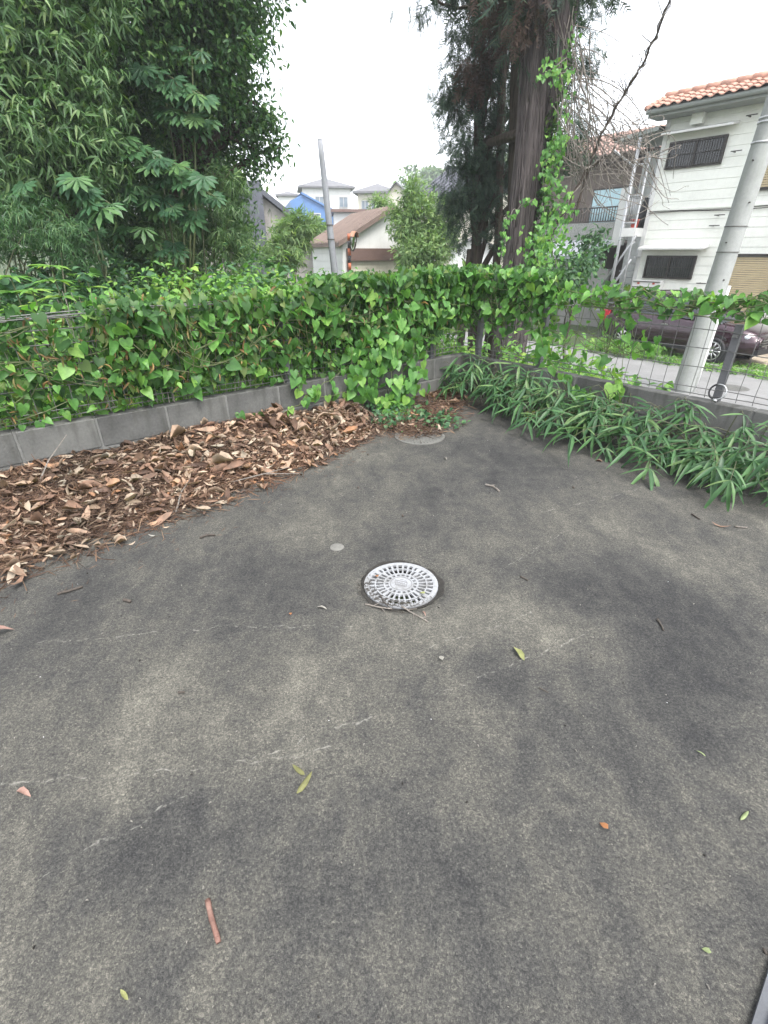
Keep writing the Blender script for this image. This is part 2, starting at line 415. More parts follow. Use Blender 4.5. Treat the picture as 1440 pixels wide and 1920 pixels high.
# ---------------------------------------------------------------- block walls
def blockmat():
    g = NG('grey_concrete_block'); c = g.coord('Object'); oi = g.n('ShaderNodeObjectInfo')
    f = g.math('ADD', g.math('MULTIPLY', g.noise(c, 5, 5, .6), .55), g.math('MULTIPLY', g.noise(c, 60, 3), .25))
    f = g.math('MULTIPLY_ADD', oi.outputs['Random'], .2, f)
    col = g.ramp(f, [(.3, (.06, .06, .058)), (.5, (.105, .105, .10)), (.72, (.155, .155, .145))])
    st = g.noise(g.coord('Object', (6, 6, 1)), 2.5, 4)
    col = g.mix(g.ramp(st, [(.52, (0, 0, 0)), (.72, (.7, .7, .7))]), col, (.05, .05, .043))
    return g.fin(col, .92, g.bump(g.noise(c, 110, 4), .5, .006), .2)
M['block'] = blockmat(); M['mortar'] = mat_plain('wall_mortar', (.15, .15, .142), .95, .3, 9, .4, 80)
BL, BH, TH = .44, .205, .10
def blockmesh(L, h, t):
    bm = bmesh.new(); bmesh.ops.create_cube(bm, size=1)
    for v in bm.verts: v.co = Vector((v.co.x * L, v.co.y * t, v.co.z * h))
    bmesh.ops.bevel(bm, geom=bm.edges[:], offset=.006, segments=1, affect='EDGES')
    m = bpy.data.meshes.new('block'); bm.to_mesh(m); bm.free(); m.materials.append(M['block']); return m
BLK = blockmesh(BL - .011, BH - .010, TH); BLKH = blockmesh(BL / 2 - .011, BH - .010, TH)
def wall(name, a, b, nout, label):
    """a,b: inner top edge ends on the floor plan; nout: outward normal"""
    a = Vector(a); b = Vector(b); d = (b - a).normalized(); L = (b - a).length
    root = empty(name, a, label, 'wall')
    ang = math.atan2(d.y, d.x); rot = Matrix.Rotation(ang, 3, 'Z')
    mb = MB(); mb.box((a + b) / 2 + nout * (TH / 2) + Vector((0, 0, T / 2 - .35 - .003)), (L, TH - .010, T + .7 - .012), rot); mb.build('mortar', M['mortar'], root)
    for row in range(4):
        zc = T - BH / 2 - row * BH; x = (-.19 if row % 2 else 0.0)
        if row > 1 and name != 'block_wall': pass
        while x < L - .05:
            x0, x1 = max(x, 0), min(x + BL, L)
            if x1 - x0 > .06:
                full = x1 - x0 > BL - .02
                o = bpy.data.objects.new('block', BLK if full else BLKH); COL.objects.link(o)
                o.parent = root; p = a + d * ((x0 + x1) / 2) + nout * (TH / 2 + random.uniform(-.0015, .0015)) + Vector((0, 0, zc))
                o.location = p - a; o.rotation_euler = (0, 0, ang + random.uniform(-.003, .003))
                if not full: o.scale = ((x1 - x0 - .011) / (BL / 2 - .011), 1, 1)
            x += BL
    return root
VE = 2.86
wall('block_wall', uv(-7.0, 0), uv(.10, 0), -V, 'long grey concrete block wall behind the dead leaf drift')
wall('block_wall', uv(0, .001), uv(0, VE), U, 'short grey concrete block wall behind the bamboo grass on the right')
wall('block_wall', uv(.101, VE - .10), uv(3.2, VE - .10), V, 'block wall turning away from the lot at the right edge')

# ---------------------------------------------------------------- mesh fences
M['wire'] = mat_plain('weathered_fence_wire', (.17, .17, .165), .6, .4, 30, .2, 200, metal=.3)
M['post'] = mat_plain('grey_fence_post', (.14, .14, .148), .55, .2, 12, .1, 100, metal=.3)
def fence(name, a, b, posts, label, top=.62, capped=True):
    a = Vector(a); b = Vector(b); d = (b - a).normalized(); L = (b - a).length
    nrm = Vector((d.y, -d.x, 0))
    root = empty(name, a + Vector((0, 0, T)), label, 'fence'); z0 = T
    hz = [.03, .075, .21, .335, .46, .545, .60]
    cuts = [0.0] + [p for p in posts if 0.05 < p < L - .05] + [L]
    for i in range(len(cuts) - 1):
        s0, s1 = cuts[i], cuts[i + 1]; mb = MB()
        for q, h in enumerate(hz):
            off = nrm * (.018 if q in (1, 5) else .004)
            pts = []; n = max(2, int((s1 - s0) / .35))
            for k in range(n + 1): pts.append(a + d * (s0 + (s1 - s0) * k / n) + off + Vector((0, 0, z0 + h + .006 * math.sin(k * 1.3 + q))))
            mb.tube(pts, .003, 4, False)
        x = s0 + .03
        while x < s1:
            ln = random.uniform(-.006, .006)
            mb.tube([a + d * x + Vector((0, 0, z0 + .01)), a + d * (x + ln * .3) + nrm * .014 + Vector((0, 0, z0 + .075)), a + d * (x + ln) + Vector((0, 0, z0 + .21)), a + d * (x + ln) + Vector((0, 0, z0 + .46)), a + d * (x + ln) + nrm * .014 + Vector((0, 0, z0 + .545)), a + d * (x + ln) + Vector((0, 0, z0 + top))], .0022, 4, False)
            x += .10
        mb.build('mesh_panel', M['wire'], root)
    for p in posts:
        mb = MB(); c = a + d * p - nrm * .03
        mb.box(c + Vector((0, 0, z0 + .235)), (.045, .045, .53), Matrix.Rotation(math.atan2(d.y, d.x), 3, 'Z'))
        po = mb.build('post', M['post'], root)
        MB().box(c + Vector((0, 0, z0 + .505)), (.05, .05, .012), Matrix.Rotation(math.atan2(d.y, d.x), 3, 'Z')).build('cap', M['post'], po)
        MB().box(c + nrm * .035 + Vector((0, 0, z0 + .44)), (.03, .03, .02), Matrix.Rotation(math.atan2(d.y, d.x), 3, 'Z')).build('clamp', M['wire'], po)
    return root
fence('mesh_fence', uv(-7.0, -.05), uv(.05, -.05), [7 - 5.3, 7 - 2.03, 7 - .39], 'long wire mesh fence on the left wall, buried in vines')
fence('mesh_fence', uv(.05, .0), uv(.05, VE - .06), [.14, .88, 2.38], 'wire mesh fence on the right wall with the street showing through')
fence('mesh_fence', uv(.06, VE - .05), uv(3.2, VE - .05), [.35, 2.0], 'wire mesh fence turning away at the right edge')
# steel hoop hung round the near post
c = uv(.02, 2.39, .43); ring = MB()
M['chrome'] = mat_plain('worn_steel', (.50, .50, .50), .3, .2, 20, .1, 90, metal=.9)
M['rubber'] = mat_plain('black_rubber', (.02, .02, .022), .6, .3, 20)
ax = Matrix.Rotation(R(72), 3, Vector((V.x, V.y, 0))) 
root = empty('cable_lock', c, 'steel hoop lock hung round the rightmost fence post', 'lock')
def arc(a0, a1, r, n=18): return [c + ax @ Vector((r * math.cos(R(a0 + (a1 - a0) * k / n)), r * math.sin(R(a0 + (a1 - a0) * k / n)), 0)) for k in range(n + 1)]
MB().tube(arc(-150, 60, .052), .0055, 8).build('steel_hoop', M['chrome'], root, True)
MB().tube(arc(60, 200, .052), .0065, 8).build('black_sleeve', M['rubber'], root, True)
MB().tube([c + ax @ Vector((-.049, -.028, 0)), c + ax @ Vector((-.038, -.054, 0))], .011, 10).build('lock_barrel', M['chrome'], root, True)

# ---------------------------------------------------------------- drains
def dirty_plastic(name, col):
    g = NG(name); c = g.coord('Object')
    d = g.noise(c, 14, 5, .65); e = g.noise(c, 90, 3)
    k = g.mix(g.ramp(d, [(.45, (0, 0, 0)), (.72, (.75, .75, .75))]), col, (.13, .125, .115))
    k = g.mix(.5, k, g.ramp(e, [(.3, (.7, .7, .7)), (.7, (1.1, 1.1, 1.1))]), 'MULTIPLY')
    return g.fin(k, .55, g.bump(e, .2, .003), .4)
M['lid'] = dirty_plastic('dirty_white_plastic', (.27, .277, .29)); M['lid_far'] = dirty_plastic('dull_grey_lid', (.13, .13, .12))
M['black'] = mat_plain('pit_void_dark', (.018, .018, .016), .8, .3, 10)  # near-black pit walls: darkness of the void under the slots, put in colour
M['ink'] = mat_plain('moulded_mark', (.16, .16, .165), .6, .2, 30)
def sector(mb, c, r0, r1, a0, a1, z0, z1, n=2, rot=0):
    vs = []; 
    for k in range(n + 1):
        a = a0 + (a1 - a0) * k / n
        for r in (r0, r1):
            for z in (z0, z1): vs.append(c + Vector((r * math.cos(a), r * math.sin(a), z)))
    fs = []
    for k in range(n):
        i = 4 * k; j = i + 4
        fs += [(i + 1, i + 3, j + 3, j + 1), (i, j, j + 2, i + 2), (i, i + 1, j + 1, j), (i + 2, j + 2, j + 3, i + 3)]
    fs += [(0, 2, 3, 1), (4 * n, 4 * n + 1, 4 * n + 3, 4 * n + 2)]
    mb.add(vs, fs)
ring_ = MB(); nn = 72
for k in range(nn):
    a = 2 * math.pi * k / nn
    for r, z in ((LR + .001, -.0105), (LR + .010 + .005 * math.sin(5 * a) + .004 * math.sin(11 * a + 1), -.0085), (LR + .020 + .009 * math.sin(3 * a + 2) + .005 * math.sin(13 * a), -.0065)): ring_.v.append(tuple(LID + Vector((r * math.cos(a), r * math.sin(a), z))))
for k in range(nn):
    for j in range(2):
        p_, q_i = 3 * k + j, 3 * ((k + 1) % nn) + j; ring_.f.append((p_, p_ + 1, q_i + 1, q_i))
tag(ring_.build('drain_silt', mat_plain('packed_silt', (.028, .026, .023), .95, .5, 60, .8, 120), None, True), 'dark silt packed in the gap round the white drain', kind='stuff')
root = empty('drain_cover', LID, 'round white slotted plastic drain cover in the middle of the concrete', 'drain cover')
mb = MB(); z1, z0 = -.003, -.014
for r0, r1 in ((.0, .056), (.070, .079), (.112, .118), (.143, LR)): sector(mb, LID, r0, r1, 0, 2 * math.pi, z0, z1, 64)
for r0, r1, n, fr in ((.056, .070, 18, .40), (.079, .112, 28, .34), (.118, .143, 32, .40)):
    for k in range(n):
        a = 2 * math.pi * (k + .5) / n; w = math.pi / n * fr * (1.9 if k % (n // 4) == (n // 8) and n > 20 else 1)
        sector(mb, LID, r0 - .0005, r1 + .0005, a - w, a + w, z0 + .0008, z1 - .0006, 1)
mb.build('grate', M['lid'], root)
mb = MB(); mb.lathe([(.0468, .0002), (.0468, .0014), (.0495, .0014), (.0495, .0002)], LID + Vector((0, 0, z1)), 48); ct = mb.build('centre_ring', M['ink'], root, True)
mb = MB(); cx = LID + Vector((-.002, .002, z1 + .0006))
def q(x, y): return cx + Matrix.Rotation(R(-22), 3, 'Z') @ Vector((x, y, 0))
quad = [q(-.030, .014), q(.026, .016), q(.032, -.012), q(-.022, -.012)]
for i in range(4): mb.bar(quad[i], quad[(i + 1) % 4], .0022, .0012)
pts = [q(-.022 + .0055 * k, (.006 if k % 2 else -.005)) for k in range(9)]
for i in range(8): mb.bar(pts[i], pts[i + 1], .0016, .0012)
mb.bar(q(-.02, -.018), q(.005, -.020), .002, .0012); mb.bar(q(.005, -.020), q(.028, -.015), .002, .0012)
mb.bar(q(-.01, .024), q(.004, .028), .0014, .0012); mb.bar(q(.01, .024), q(.022, .022), .0014, .0012)
mb.build('moulded_emblem', M['ink'], root)
MB().lathe([(LR - .002, -.012), (LR - .002, -.24), (0, -.24)], LID, 40).build('pit', M['black'], root, True)

root = empty('drain_cover', FAR, 'dull round drain lid half covered by litter and creeper at the far corner', 'drain cover')
mb = MB(); sector(mb, FAR, 0, FR - .012, 0, 2 * math.pi, -.02, .002, 56); mb.build('lid', M['lid_far'], root)
mb = MB(); sector(mb, FAR, FR - .010, FR + .010, 0, 2 * math.pi, -.05, .005, 56); mb.build('rim', M['lid_far'], root)
mb = MB()
for k in range(-6, 7):
    x = k * .025; hw = math.sqrt(max(0, (FR - .03) ** 2 - x * x))
    for a, b in ((-hw, -.012), (.012, hw)):
        if b - a > .02: mb.bar(FAR + Vector((x, a, .0045)), FAR + Vector((x, b, .0045)), .009, .005)
mb.build('ribs', M['lid_far'], root)
MB().lathe([(FR + .009, -.04), (FR + .009, -.25), (0, -.25)], FAR, 32).build('pit', M['black'], root)

# ---------------------------------------------------------------- apartment house across the street
M['siding'] = mat_plain('cream_siding_paint', (.82, .83, .765), .6, .10, 1.2, .08, 40, dirt=(.75, .75, .69), streak=True)
M['trim'] = mat_plain('white_trim_paint', (.68, .68, .66), .5, .12, 4, .05, 50)
M['grey_metal'] = mat_plain('galvanised_steel', (.42, .43, .44), .45, .15, 8, .08, 60, metal=.4)
M['eave'] = mat_plain('grey_green_eaves', (.27, .29, .27), .6, .2, 3, .1, 40)
M['glass'] = NG('window_glass').fin((.022, .026, .03), .06, None, .6)
M['grille'] = mat_plain('bronze_grille', (.055, .05, .045), .45, .2, 20, .05, 60, metal=.4)
M['shutter'] = mat_plain('beige_shutter_slat', (.44, .36, .22), .5, .12, 6, .05, 60)
M['tile'] = mat_plain('orange_roof_tile', (.42, .225, .165), .55, .4, 5, .15, 50, dirt=(.46, .35, .29))
M['tile_pink'] = mat_plain('faded_roof_tile', (.36, .235, .195), .6, .35, 4, .15, 50, dirt=(.22, .17, .15))
M['red'] = mat_plain('red_enamel', (.45, .05, .03), .4, .15, 10)
FD = 13.25
ROTU = Matrix((V, U, Vector((0, 0, 1)))).transposed()       # local x along the facade, y into the building
def fbox(mb, v0, v1, z0, z1, u0, u1): return mb.box(uv((u0 + u1) / 2, (v0 + v1) / 2, (z0 + z1) / 2), (v1 - v0, u1 - u0, z1 - z0), ROTU)
def tile_mesh(w, l, mat):
    """S-shaped roof tile: local x across, y up the slope"""
    prof = [(-.5, .012), (-.36, .0), (-.2, .0), (-.06, .022), (.1, .05), (.26, .056), (.4, .040), (.52, .012)]
    vs = []; n = len(prof)
    for y, dz in ((-.54, .035), (.5, .0)):
        for x, z in prof: vs.append((x * w, y * l, z + dz))
    for x, z in prof: vs.append((x * w, -.54 * l, z + .012))
    fs = [(i, i + 1, n + i + 1, n + i) for i in range(n - 1)] + [(2 * n + i, 2 * n + i + 1, i + 1, i) for i in range(n - 1)]
    m = bpy.data.meshes.new('tile'); m.from_pydata(vs, [], fs); m.materials.append(mat); m.shade_smooth(); return m
def tile_slope(parent, mesh, v0, v1, u0, z0, u1, z1, w, l):
    sl = math.hypot(u1 - u0, z1 - z0); nr = int(sl / l); nc = int((v1 - v0) / w); pit = math.atan2(z1 - z0, u1 - u0)
    rot = (ROTU @ Matrix.Rotation(pit, 3, 'X')).to_4x4()
    for r in range(nr):
        t = (r + .5) * l / sl
        for c in range(nc):
            o = bpy.data.objects.new('tile', mesh); COL.objects.link(o); o.parent = parent
            p = uv(u0 + (u1 - u0) * t, v0 + (c + .5) * w, z0 + (z1 - z0) * t + random.uniform(-.004, .004))
            par = Vector(parent['_o'])
            o.matrix_basis = Matrix.Translation(p - par) @ rot @ Matrix.Rotation(random.uniform(-.012, .012), 4, 'Z')
VL, VR = -4.72, 4.2
apt = empty('apartment_house', uv(FD, VL, G), 'two storey cream sided apartment house with orange tiled eaves across the street', 'house')
mb = MB(); fbox(mb, VL, VR, G, 4.72, FD + .022, FD + 6); mb.build('wall', M['siding'], apt)
z = G + .32; lap = Matrix.Rotation(R(-2.2), 3, 'X')
while z < 4.5:
    mb = MB(); mb.box(uv(FD + .006, (VL + VR) / 2, z + .115), (VR - VL - .02, .018, .232), ROTU @ lap); mb.build('siding_board', M['siding'], apt); z += .2355
mb = MB(); fbox(mb, VL - .03, VR, G, G + .31, FD - .03, FD + .02); mb.build('plinth', M['block'], apt)
mb = MB(); fbox(mb, VL - .03, VL + .09, G + .31, 4.6, FD - .03, FD + .02); mb.build('corner_board', M['trim'], apt)
def win(parent, v0, v1, z0, z1, u, bars=True, name='window', nb=22):
    mb = MB()
    for a, b, c, d in ((v0, v1, z0, z0 + .045), (v0, v1, z1 - .045, z1), (v0, v0 + .045, z0 + .046, z1 - .046), (v1 - .045, v1, z0 + .046, z1 - .046), ((v0 + v1) / 2 - .025, (v0 + v1) / 2 + .025, z0 + .046, z1 - .046)): fbox(mb, a, b, c, d, u - .07, u)
    w = mb.build(name, M['grille'], parent)
    mb = MB(); fbox(mb, v0 + .03, v1 - .03, z0 + .03, z1 - .03, u - .035, u - .02); mb.build('pane', M['glass'], w)
    if bars:
        mb = MB()
        for k in range(nb):
            v = v0 + .05 + (v1 - v0 - .1) * k / (nb - 1); fbox(mb, v - .006, v + .006, z0 + .03, z1 - .03, u - .105, u - .093)
        for zz in (z0 + .05, (z0 + z1) / 2, z1 - .05): fbox(mb, v0 + .02, v1 - .02, zz - .008, zz + .008, u - .092, u - .08)
        mb.build('grille', M['grille'], w)
    return w
def wedge(parent, name, v0, v1, z, dep, drop, u, mat):
    mb = MB(); mb.add([uv(u, v0, z), uv(u, v1, z), uv(u - dep, v1, z - drop), uv(u - dep, v0, z - drop), uv(u, v0, z - .07), uv(u, v1, z - .07), uv(u - dep, v1, z - drop - .05), uv(u - dep, v0, z - drop - .05)],
                     [(0, 1, 2, 3), (7, 6, 5, 4), (3, 2, 6, 7), (0, 3, 7, 4), (1, 5, 6, 2)]); return mb.build(name, mat, parent)
win(apt, -4.50, -3.02, 3.40, 4.05, FD - .012)
win(apt, -4.42, -2.98, .58, 1.21, FD - .012)
wedge(apt, 'window_hood', -4.66, -2.84, 4.32, .38, .08, FD - .01, M['trim'])
wedge(apt, 'window_hood', -4.60, -2.74, 1.50, .40, .08, FD - .01, M['trim'])
def shutter(v0, v1, z0, z1, cols=True):
    mb = MB(); fbox(mb, v0, v0 + .05, z0, z1, FD - .09, FD - .01); fbox(mb, v1 - .05, v1, z0, z1, FD - .09, FD - .01); fbox(mb, v0, v1, z1 + .001, z1 + .06, FD - .10, FD - .01); fbox(mb, v0, v1, z0 - .06, z0 - .001, FD - .10, FD - .01)
    s = mb.build('shutter', M['grille'], apt); zz = z0 + .004
    while zz < z1 - .05:
        mb = MB(); mb.box(uv(FD - .045, (v0 + v1) / 2, zz + .027), (v1 - v0 - .102, .022, .046), ROTU @ Matrix.Rotation(R(-18), 3, 'X')); mb.build('slat', M['shutter'], s); zz += .054
shutter(-2.12, -.9, -.55, 1.20); shutter(-2.16, -.6, 2.78, 4.0)
shutter(.4, 1.7, -.55, 1.20)
mb = MB(); fbox(mb, -4.02, -3.72, 4.36, 4.62, FD - .2, FD - .012); mb.build('vent_box', M['siding'], apt)
mb = MB(); fbox(mb, VL - .02, VR, 2.385, 2.425, FD - .035, FD - .012); mb.build('floor_band', M['siding'], apt)
mb = MB()
for k, dz in ((0, 0), (1, .05)): mb.tube([uv(FD - .05, VL + .05 + (VR - VL) * i / 20, 2.33 + dz * .6 + .02 * math.sin(i * .9 + k)) for i in range(21)], .009, 5)
mb.build('service_cable', M['grille'], apt)
for (vv, zz) in ((-2.62, 4.35), (-2.75, 3.63), (-2.78, 1.95), (-2.72, 2.2), (-2.7, .5), (-2.1, 1.33)):
    mb = MB(); mb.bar(uv(FD - .02, vv, zz), uv(FD - .22, vv, zz), .025); mb.bar(uv(FD - .22, vv - .04, zz), uv(FD - .22, vv + .22, zz), .022); mb.build('bracket', M['grille'], apt)
# mail boxes
mbx = MB(); fbox(mbx, -4.62, -3.74, .05, .52, FD - .24, FD - .011); mx = mbx.build('mailbox', M['trim'], apt)
for k, zz in enumerate((.50, .345, .19)):
    mb = MB(); fbox(mb, -4.60, -3.76, zz - .022, zz - .004, FD - .262, FD - .241); mb.build('slot', M['grille'], mx)
    for vv in ((-4.42, -3.95) if k != 1 else (-4.18,)):
        mb = MB(); fbox(mb, vv - .035, vv + .035, zz - .085, zz - .04, FD - .252, FD - .241); mb.build('name_tag', M['red'], mx)
# eaves, gutter, tiles
mb = MB(); mb.add([uv(FD, VL - .3, 4.60), uv(FD, VR, 4.60), uv(12.62, VR, 4.60), uv(12.62, VL - .3, 4.60), uv(FD, VL - .3, 4.70), uv(FD, VR, 4.70), uv(12.62, VR, 4.70), uv(12.62, VL - .3, 4.70)], [(3, 2, 1, 0), (3, 7, 6, 2), (0, 4, 7, 3), (4, 5, 6, 7)])
mb.build('soffit', M['eave'], apt)
mb = MB(); mb.tube([uv(12.55, VL - .32, 4.72), uv(12.55, VR, 4.72)], .062, 10); mb.build('gutter', M['eave'], apt, True)
mb = MB(); mb.add([uv(12.5, VL - .3, 4.745), uv(12.5, VR, 4.745), uv(13.5, VR, 5.13), uv(13.5, VL - .3, 5.13), uv(14.6, VR, 4.74), uv(14.6, VL - .3, 4.74), uv(12.5, VL - .3, 4.705), uv(12.5, VR, 4.705)], [(0, 1, 2, 3), (3, 2, 4, 5), (6, 7, 1, 0), (5, 6, 0, 3)])
rf = mb.build('roof', M['eave'], apt)
tile_slope(rf, tile_mesh(.262, .25, M['tile']), VL - .3, 1.4, 12.47, 4.76, 13.5, 5.16, .262, .25)
mb = MB()
for k in range(18): mb.tube([uv(13.5, VL - .34 + .36 * k, 5.20), uv(13.5, VL - .34 + .36 * k + .375, 5.205)], [.105, .092], 8)
mb.build('ridge_tiles', M['tile'], rf, True)
mb = MB()
for k in range(4): mb.tube([uv(12.5 + .25 * k, VL - .33, 4.80 + .095 * k), uv(12.5 + .25 * k + .26, VL - .33, 4.80 + .095 * k + .09)], [.07, .06], 8)
mb.build('verge_tiles', M['tile'], rf, True)
# the stair wing at the left end
M['wing'] = mat_plain('grey_wing_siding', (.46, .47, .46), .7, .15, 2, .08, 40, dirt=(.26, .26, .24), streak=True)
mb = MB(); fbox(mb, -6.3, VL - .03, G, 4.25, FD + 2.2, FD + 5); mb.build('stair_wing', M['wing'], apt)
for k in range(19):
    mb = MB(); fbox(mb, -6.28, VL - .04, G + .32 + k * .236, G + .32 + k * .236 + .222, FD + 2.178, FD + 2.197); mb.build('wing_board', M['wing'], apt)
mb = MB(); fbox(mb, onU(1146, 455, FD + 2.0)[0], onU(1166, 455, FD + 2.0)[0], onU(1150, 460, FD + 2.0)[1], onU(1172, 352, FD + 2.0)[1], FD + 2.0, FD + 2.17); mb.build('wing_corner_board', M['trim'], apt)
mb = MB(); mb.add([uv(FD - .45, -6.0, 4.28), uv(FD - .45, VL, 4.42), uv(FD + 2.6, VL, 4.62), uv(FD + 2.6, -6.4, 4.5), uv(FD - .45, -6.0, 4.18), uv(FD - .45, VL, 4.32), uv(FD + 2.6, VL, 4.5), uv(FD + 2.6, -6.4, 4.4)], [(0, 1, 2, 3), (7, 6, 5, 4), (0, 4, 5, 1), (0, 3, 7, 4)]); mb.build('stair_canopy', M['eave'], apt)
lw = mb
mb = MB(); fbox(mb, -5.62, -5.0, 2.95, 3.85, FD + 2.10, FD + 2.176); mb.build('louvre_panel', M['grille'], apt)
stair = empty('steel_stair', uv(FD - .3, -5.2, G), 'pale steel stair and railed landing at the left end of the cream house', 'staircase')
def rail(name, pts, r=.022): return MB().tube([uv(*p) for p in pts], r, 6).build(name, M['grey_metal'], stair, True)
rail('post', [(12.7, -5.15, G), (12.7, -5.15, 4.2)], .05); rail('post', [(12.7, -4.76, G), (12.7, -4.76, 3.75)], .028); rail('post', [(14.2, -5.2, G), (14.2, -5.2, 4.1)], .05)
rail('brace', [(12.7, -5.15, 3.5), (12.4, -5.75, 3.95)], .03)
mb = MB(); fbox(mb, -5.2, -4.74, 1.72, 1.95, 12.66, 14.5); mb.build('landing', M['trim'], stair)
for zz in (2.08, 2.78, 3.55): rail('rail', [(12.7, -5.15, zz), (12.7, -4.76, zz)])
for zz in (2.08, 2.78): rail('rail', [(12.7, -5.15, zz), (14.2, -5.15, zz)])
for k in range(1, 6): rail('baluster', [(12.7, -5.15 + .39 * k / 6, 2.08), (12.7, -5.15 + .39 * k / 6, 2.78)], .009)
for k in range(1, 10): rail('baluster', [(12.7 + .15 * k, -5.15, 2.08), (12.7 + .15 * k, -5.15, 2.78)], .009)
for o in (0, .62): rail('stringer', [(12.8, -5.5, .35 - o * 1.05), (12.8, -4.72, 1.75 - o * 1.05)], .035); 
for k in range(9):
    mb = MB(); fbox(mb, -5.6 + .1 * k - .05, -5.6 + .1 * k + .14, -.45 + .2 * k, -.42 + .2 * k, 12.85, 13.7); mb.build('tread', M['grey_metal'], stair)
rail('drain_pipe', [(12.95, -4.8, 1.6), (12.9, -4.86, 1.5), (12.9, -4.86, G)], .035)
# things on the landing
g0 = MB(); g0.lathe([(.09, 0), (.12, .2), (.13, .2), (.13, .23), (.11, .23)], uv(12.95, -4.92, 1.955), 12); tag(g0.build('flower_pot', M['red'], None, True), 'small red pot on the steel stair landing', 'pot')
b = MB()
for k in range(10):
    a = k * .63; rr = .05 + .05 * (k % 3)
    b.tube([uv(13.5 + rr * math.cos(a), -4.98 + .3 * rr * math.sin(a), 1.96), uv(13.5 + 1.5 * rr * math.cos(a + .5), -4.98 + .5 * rr * math.sin(a), 2.3), uv(13.5 + rr * math.cos(a + 1), -4.98 + .4 * rr * math.sin(a), 2.62 + .05 * (k % 4))], [.07, .09, .05], 6)
tag(b.build('rubbish_bag', M['rubber'], None, True), 'dark bundle heaped on the steel stair landing', 'bundle')

# ---------------------------------------------------------------- brown neighbour house with a balcony
M['brown_wall'] = mat_plain('brown_render', (.16, .13, .11), .8, .2, 3, .1, 40)
M['tilewall'] = mat_plain('mossy_mosaic', (.26, .27, .25), .8, .6, 22, .3, 60)
M['curtain'] = mat_plain('pale_blue_curtain', (.50, .68, .72), .7, .1, 8, .1, 30)
M['seam'] = mat_plain('grey_blue_sheet_roof', (.36, .38, .42), .4, .15, 3, .05, 40, metal=.3)
M['wood'] = bark('weathered_boards', (.12, .09, .07), (.27, .21, .17))
D2 = 17.4
h2 = empty('neighbour_house', uv(D2, -9, G), 'brown house with faded tile roof and railed balcony behind the stair', 'house')
mb = MB(); fbox(mb, -13, -6.6, G, 4.55, D2 + .9, D2 + 6); mb.build('wall', M['brown_wall'], h2)
mb = MB(); fbox(mb, -12.2, -7.0, 1.72, 2.36, D2, D2 + .88); mb.build('balcony', M['tilewall'], h2)
mb = MB(); fbox(mb, -12.2, -7.0, 1.62, 1.70, D2 - .05, D2 + .88); mb.build('balcony_sill', M['brown_wall'], h2)
mb = MB(); fbox(mb, -12.2, -7.0, 2.86, 2.91, D2 + .02, D2 + .07); rl = mb.build('railing', M['grille'], h2)
mb = MB(); fbox(mb, -12.2, -7.0, 2.38, 2.42, D2 + .02, D2 + .07); mb.build('bottom_rail', M['grille'], rl)
for k in range(47):
    v = -12.15 + .11 * k; mb = MB(); fbox(mb, v - .012, v + .012, 2.421, 2.859, D2 + .03, D2 + .06); mb.build('baluster', M['grille'], rl)
w = win(h2, -9.6, -7.2, 1.95, 3.62, D2 + .89, False)
mb = MB()
for k in range(14):
    v = -9.5 + .085 * k; mb.tube([uv(D2 + .80, v, 2.0), uv(D2 + .80, v + .01, 3.56)], .055, 6)
mb.build('curtain', M['curtain'], w, True)
mb = MB(); mb.add([uv(D2 + .2, -13.2, 4.46), uv(D2 + .2, -6.3, 4.52), uv(D2 + 1, -6.3, 4.55), uv(D2 + 1, -13.2, 4.5), uv(D2 + .2, -13.2, 4.6), uv(D2 + .2, -6.3, 4.66)], [(0, 1, 2, 3), (0, 4, 5, 1)]); mb.build('soffit', M['brown_wall'], h2)
mb = MB(); mb.add([uv(D2 - .0, -13.2, 4.58), uv(D2 - .0, -5.9, 4.62), uv(D2 + 3, -5.9, 5.86), uv(D2 + 3, -13.2, 5.82), uv(D2 + 6, -5.9, 4.6), uv(D2 + 6, -13.2, 4.6)], [(0, 1, 2, 3), (3, 2, 4, 5)]); rf = mb.build('roof', M['brown_wall'], h2)
tile_slope(rf, tile_mesh(.33, .33, M['tile_pink']), -12.4, -5.9, D2 - .02, 4.61, D2 + 3, 5.88, .33, .33)
# lean-to with a seamed sheet roof
lt = empty('lean_to', uv(15.6, -9, G), 'low lean-to with seamed grey sheet roof behind the cedar', 'shed')
mb = MB(); a0, a1 = -11.2, -7.4
def rp(t): return (15.5 + 1.8 * t, 1.17 + .55 * (1 - (1 - t) ** 2))
for i in range(6):
    u0, z0 = rp(i / 6); u1, z1_ = rp((i + 1) / 6); mb.add([uv(u0, a0, z0), uv(u0, a1, z0), uv(u1, a1, z1_), uv(u1, a0, z1_)], [(0, 1, 2, 3)])
mb.add([uv(15.5, a0, 1.05), uv(15.5, a1, 1.05), uv(15.5, a1, 1.17), uv(15.5, a0, 1.17)], [(0, 1, 2, 3)]); sr = mb.build('roof', M['seam'], lt)
for k in range(9):
    v = a0 + .12 + .44 * k; MB().tube([uv(rp(i / 6)[0], v, rp(i / 6)[1] + .02) for i in range(7)], .022, 5).build('seam', M['seam'], sr)
mb = MB(); fbox(mb, a0 + .1, a1 - .1, G, 1.0, 16.1, 16.3); mb.build('back_wall', M['wing'], lt)
for v in (-11.0, -9.3, -7.5):
    mb = MB(); fbox(mb, v - .06, v + .06, G, 1.06, 15.56, 15.68); mb.build('post', M['grille'], lt)
for k in range(8):
    mb = MB(); fbox(mb, -10.75 + .15 * k, -10.62 + .15 * k, G + .3, .93, 15.95, 15.98); mb.build('plank', M['wood'], lt)
mb = MB(); fbox(mb, -8.9, -6.5, G, .75, 14.9, 15.05); tag(mb.build('garden_wall', M['pave']), 'plain grey wall below the lean-to beside the steel stair', 'wall')

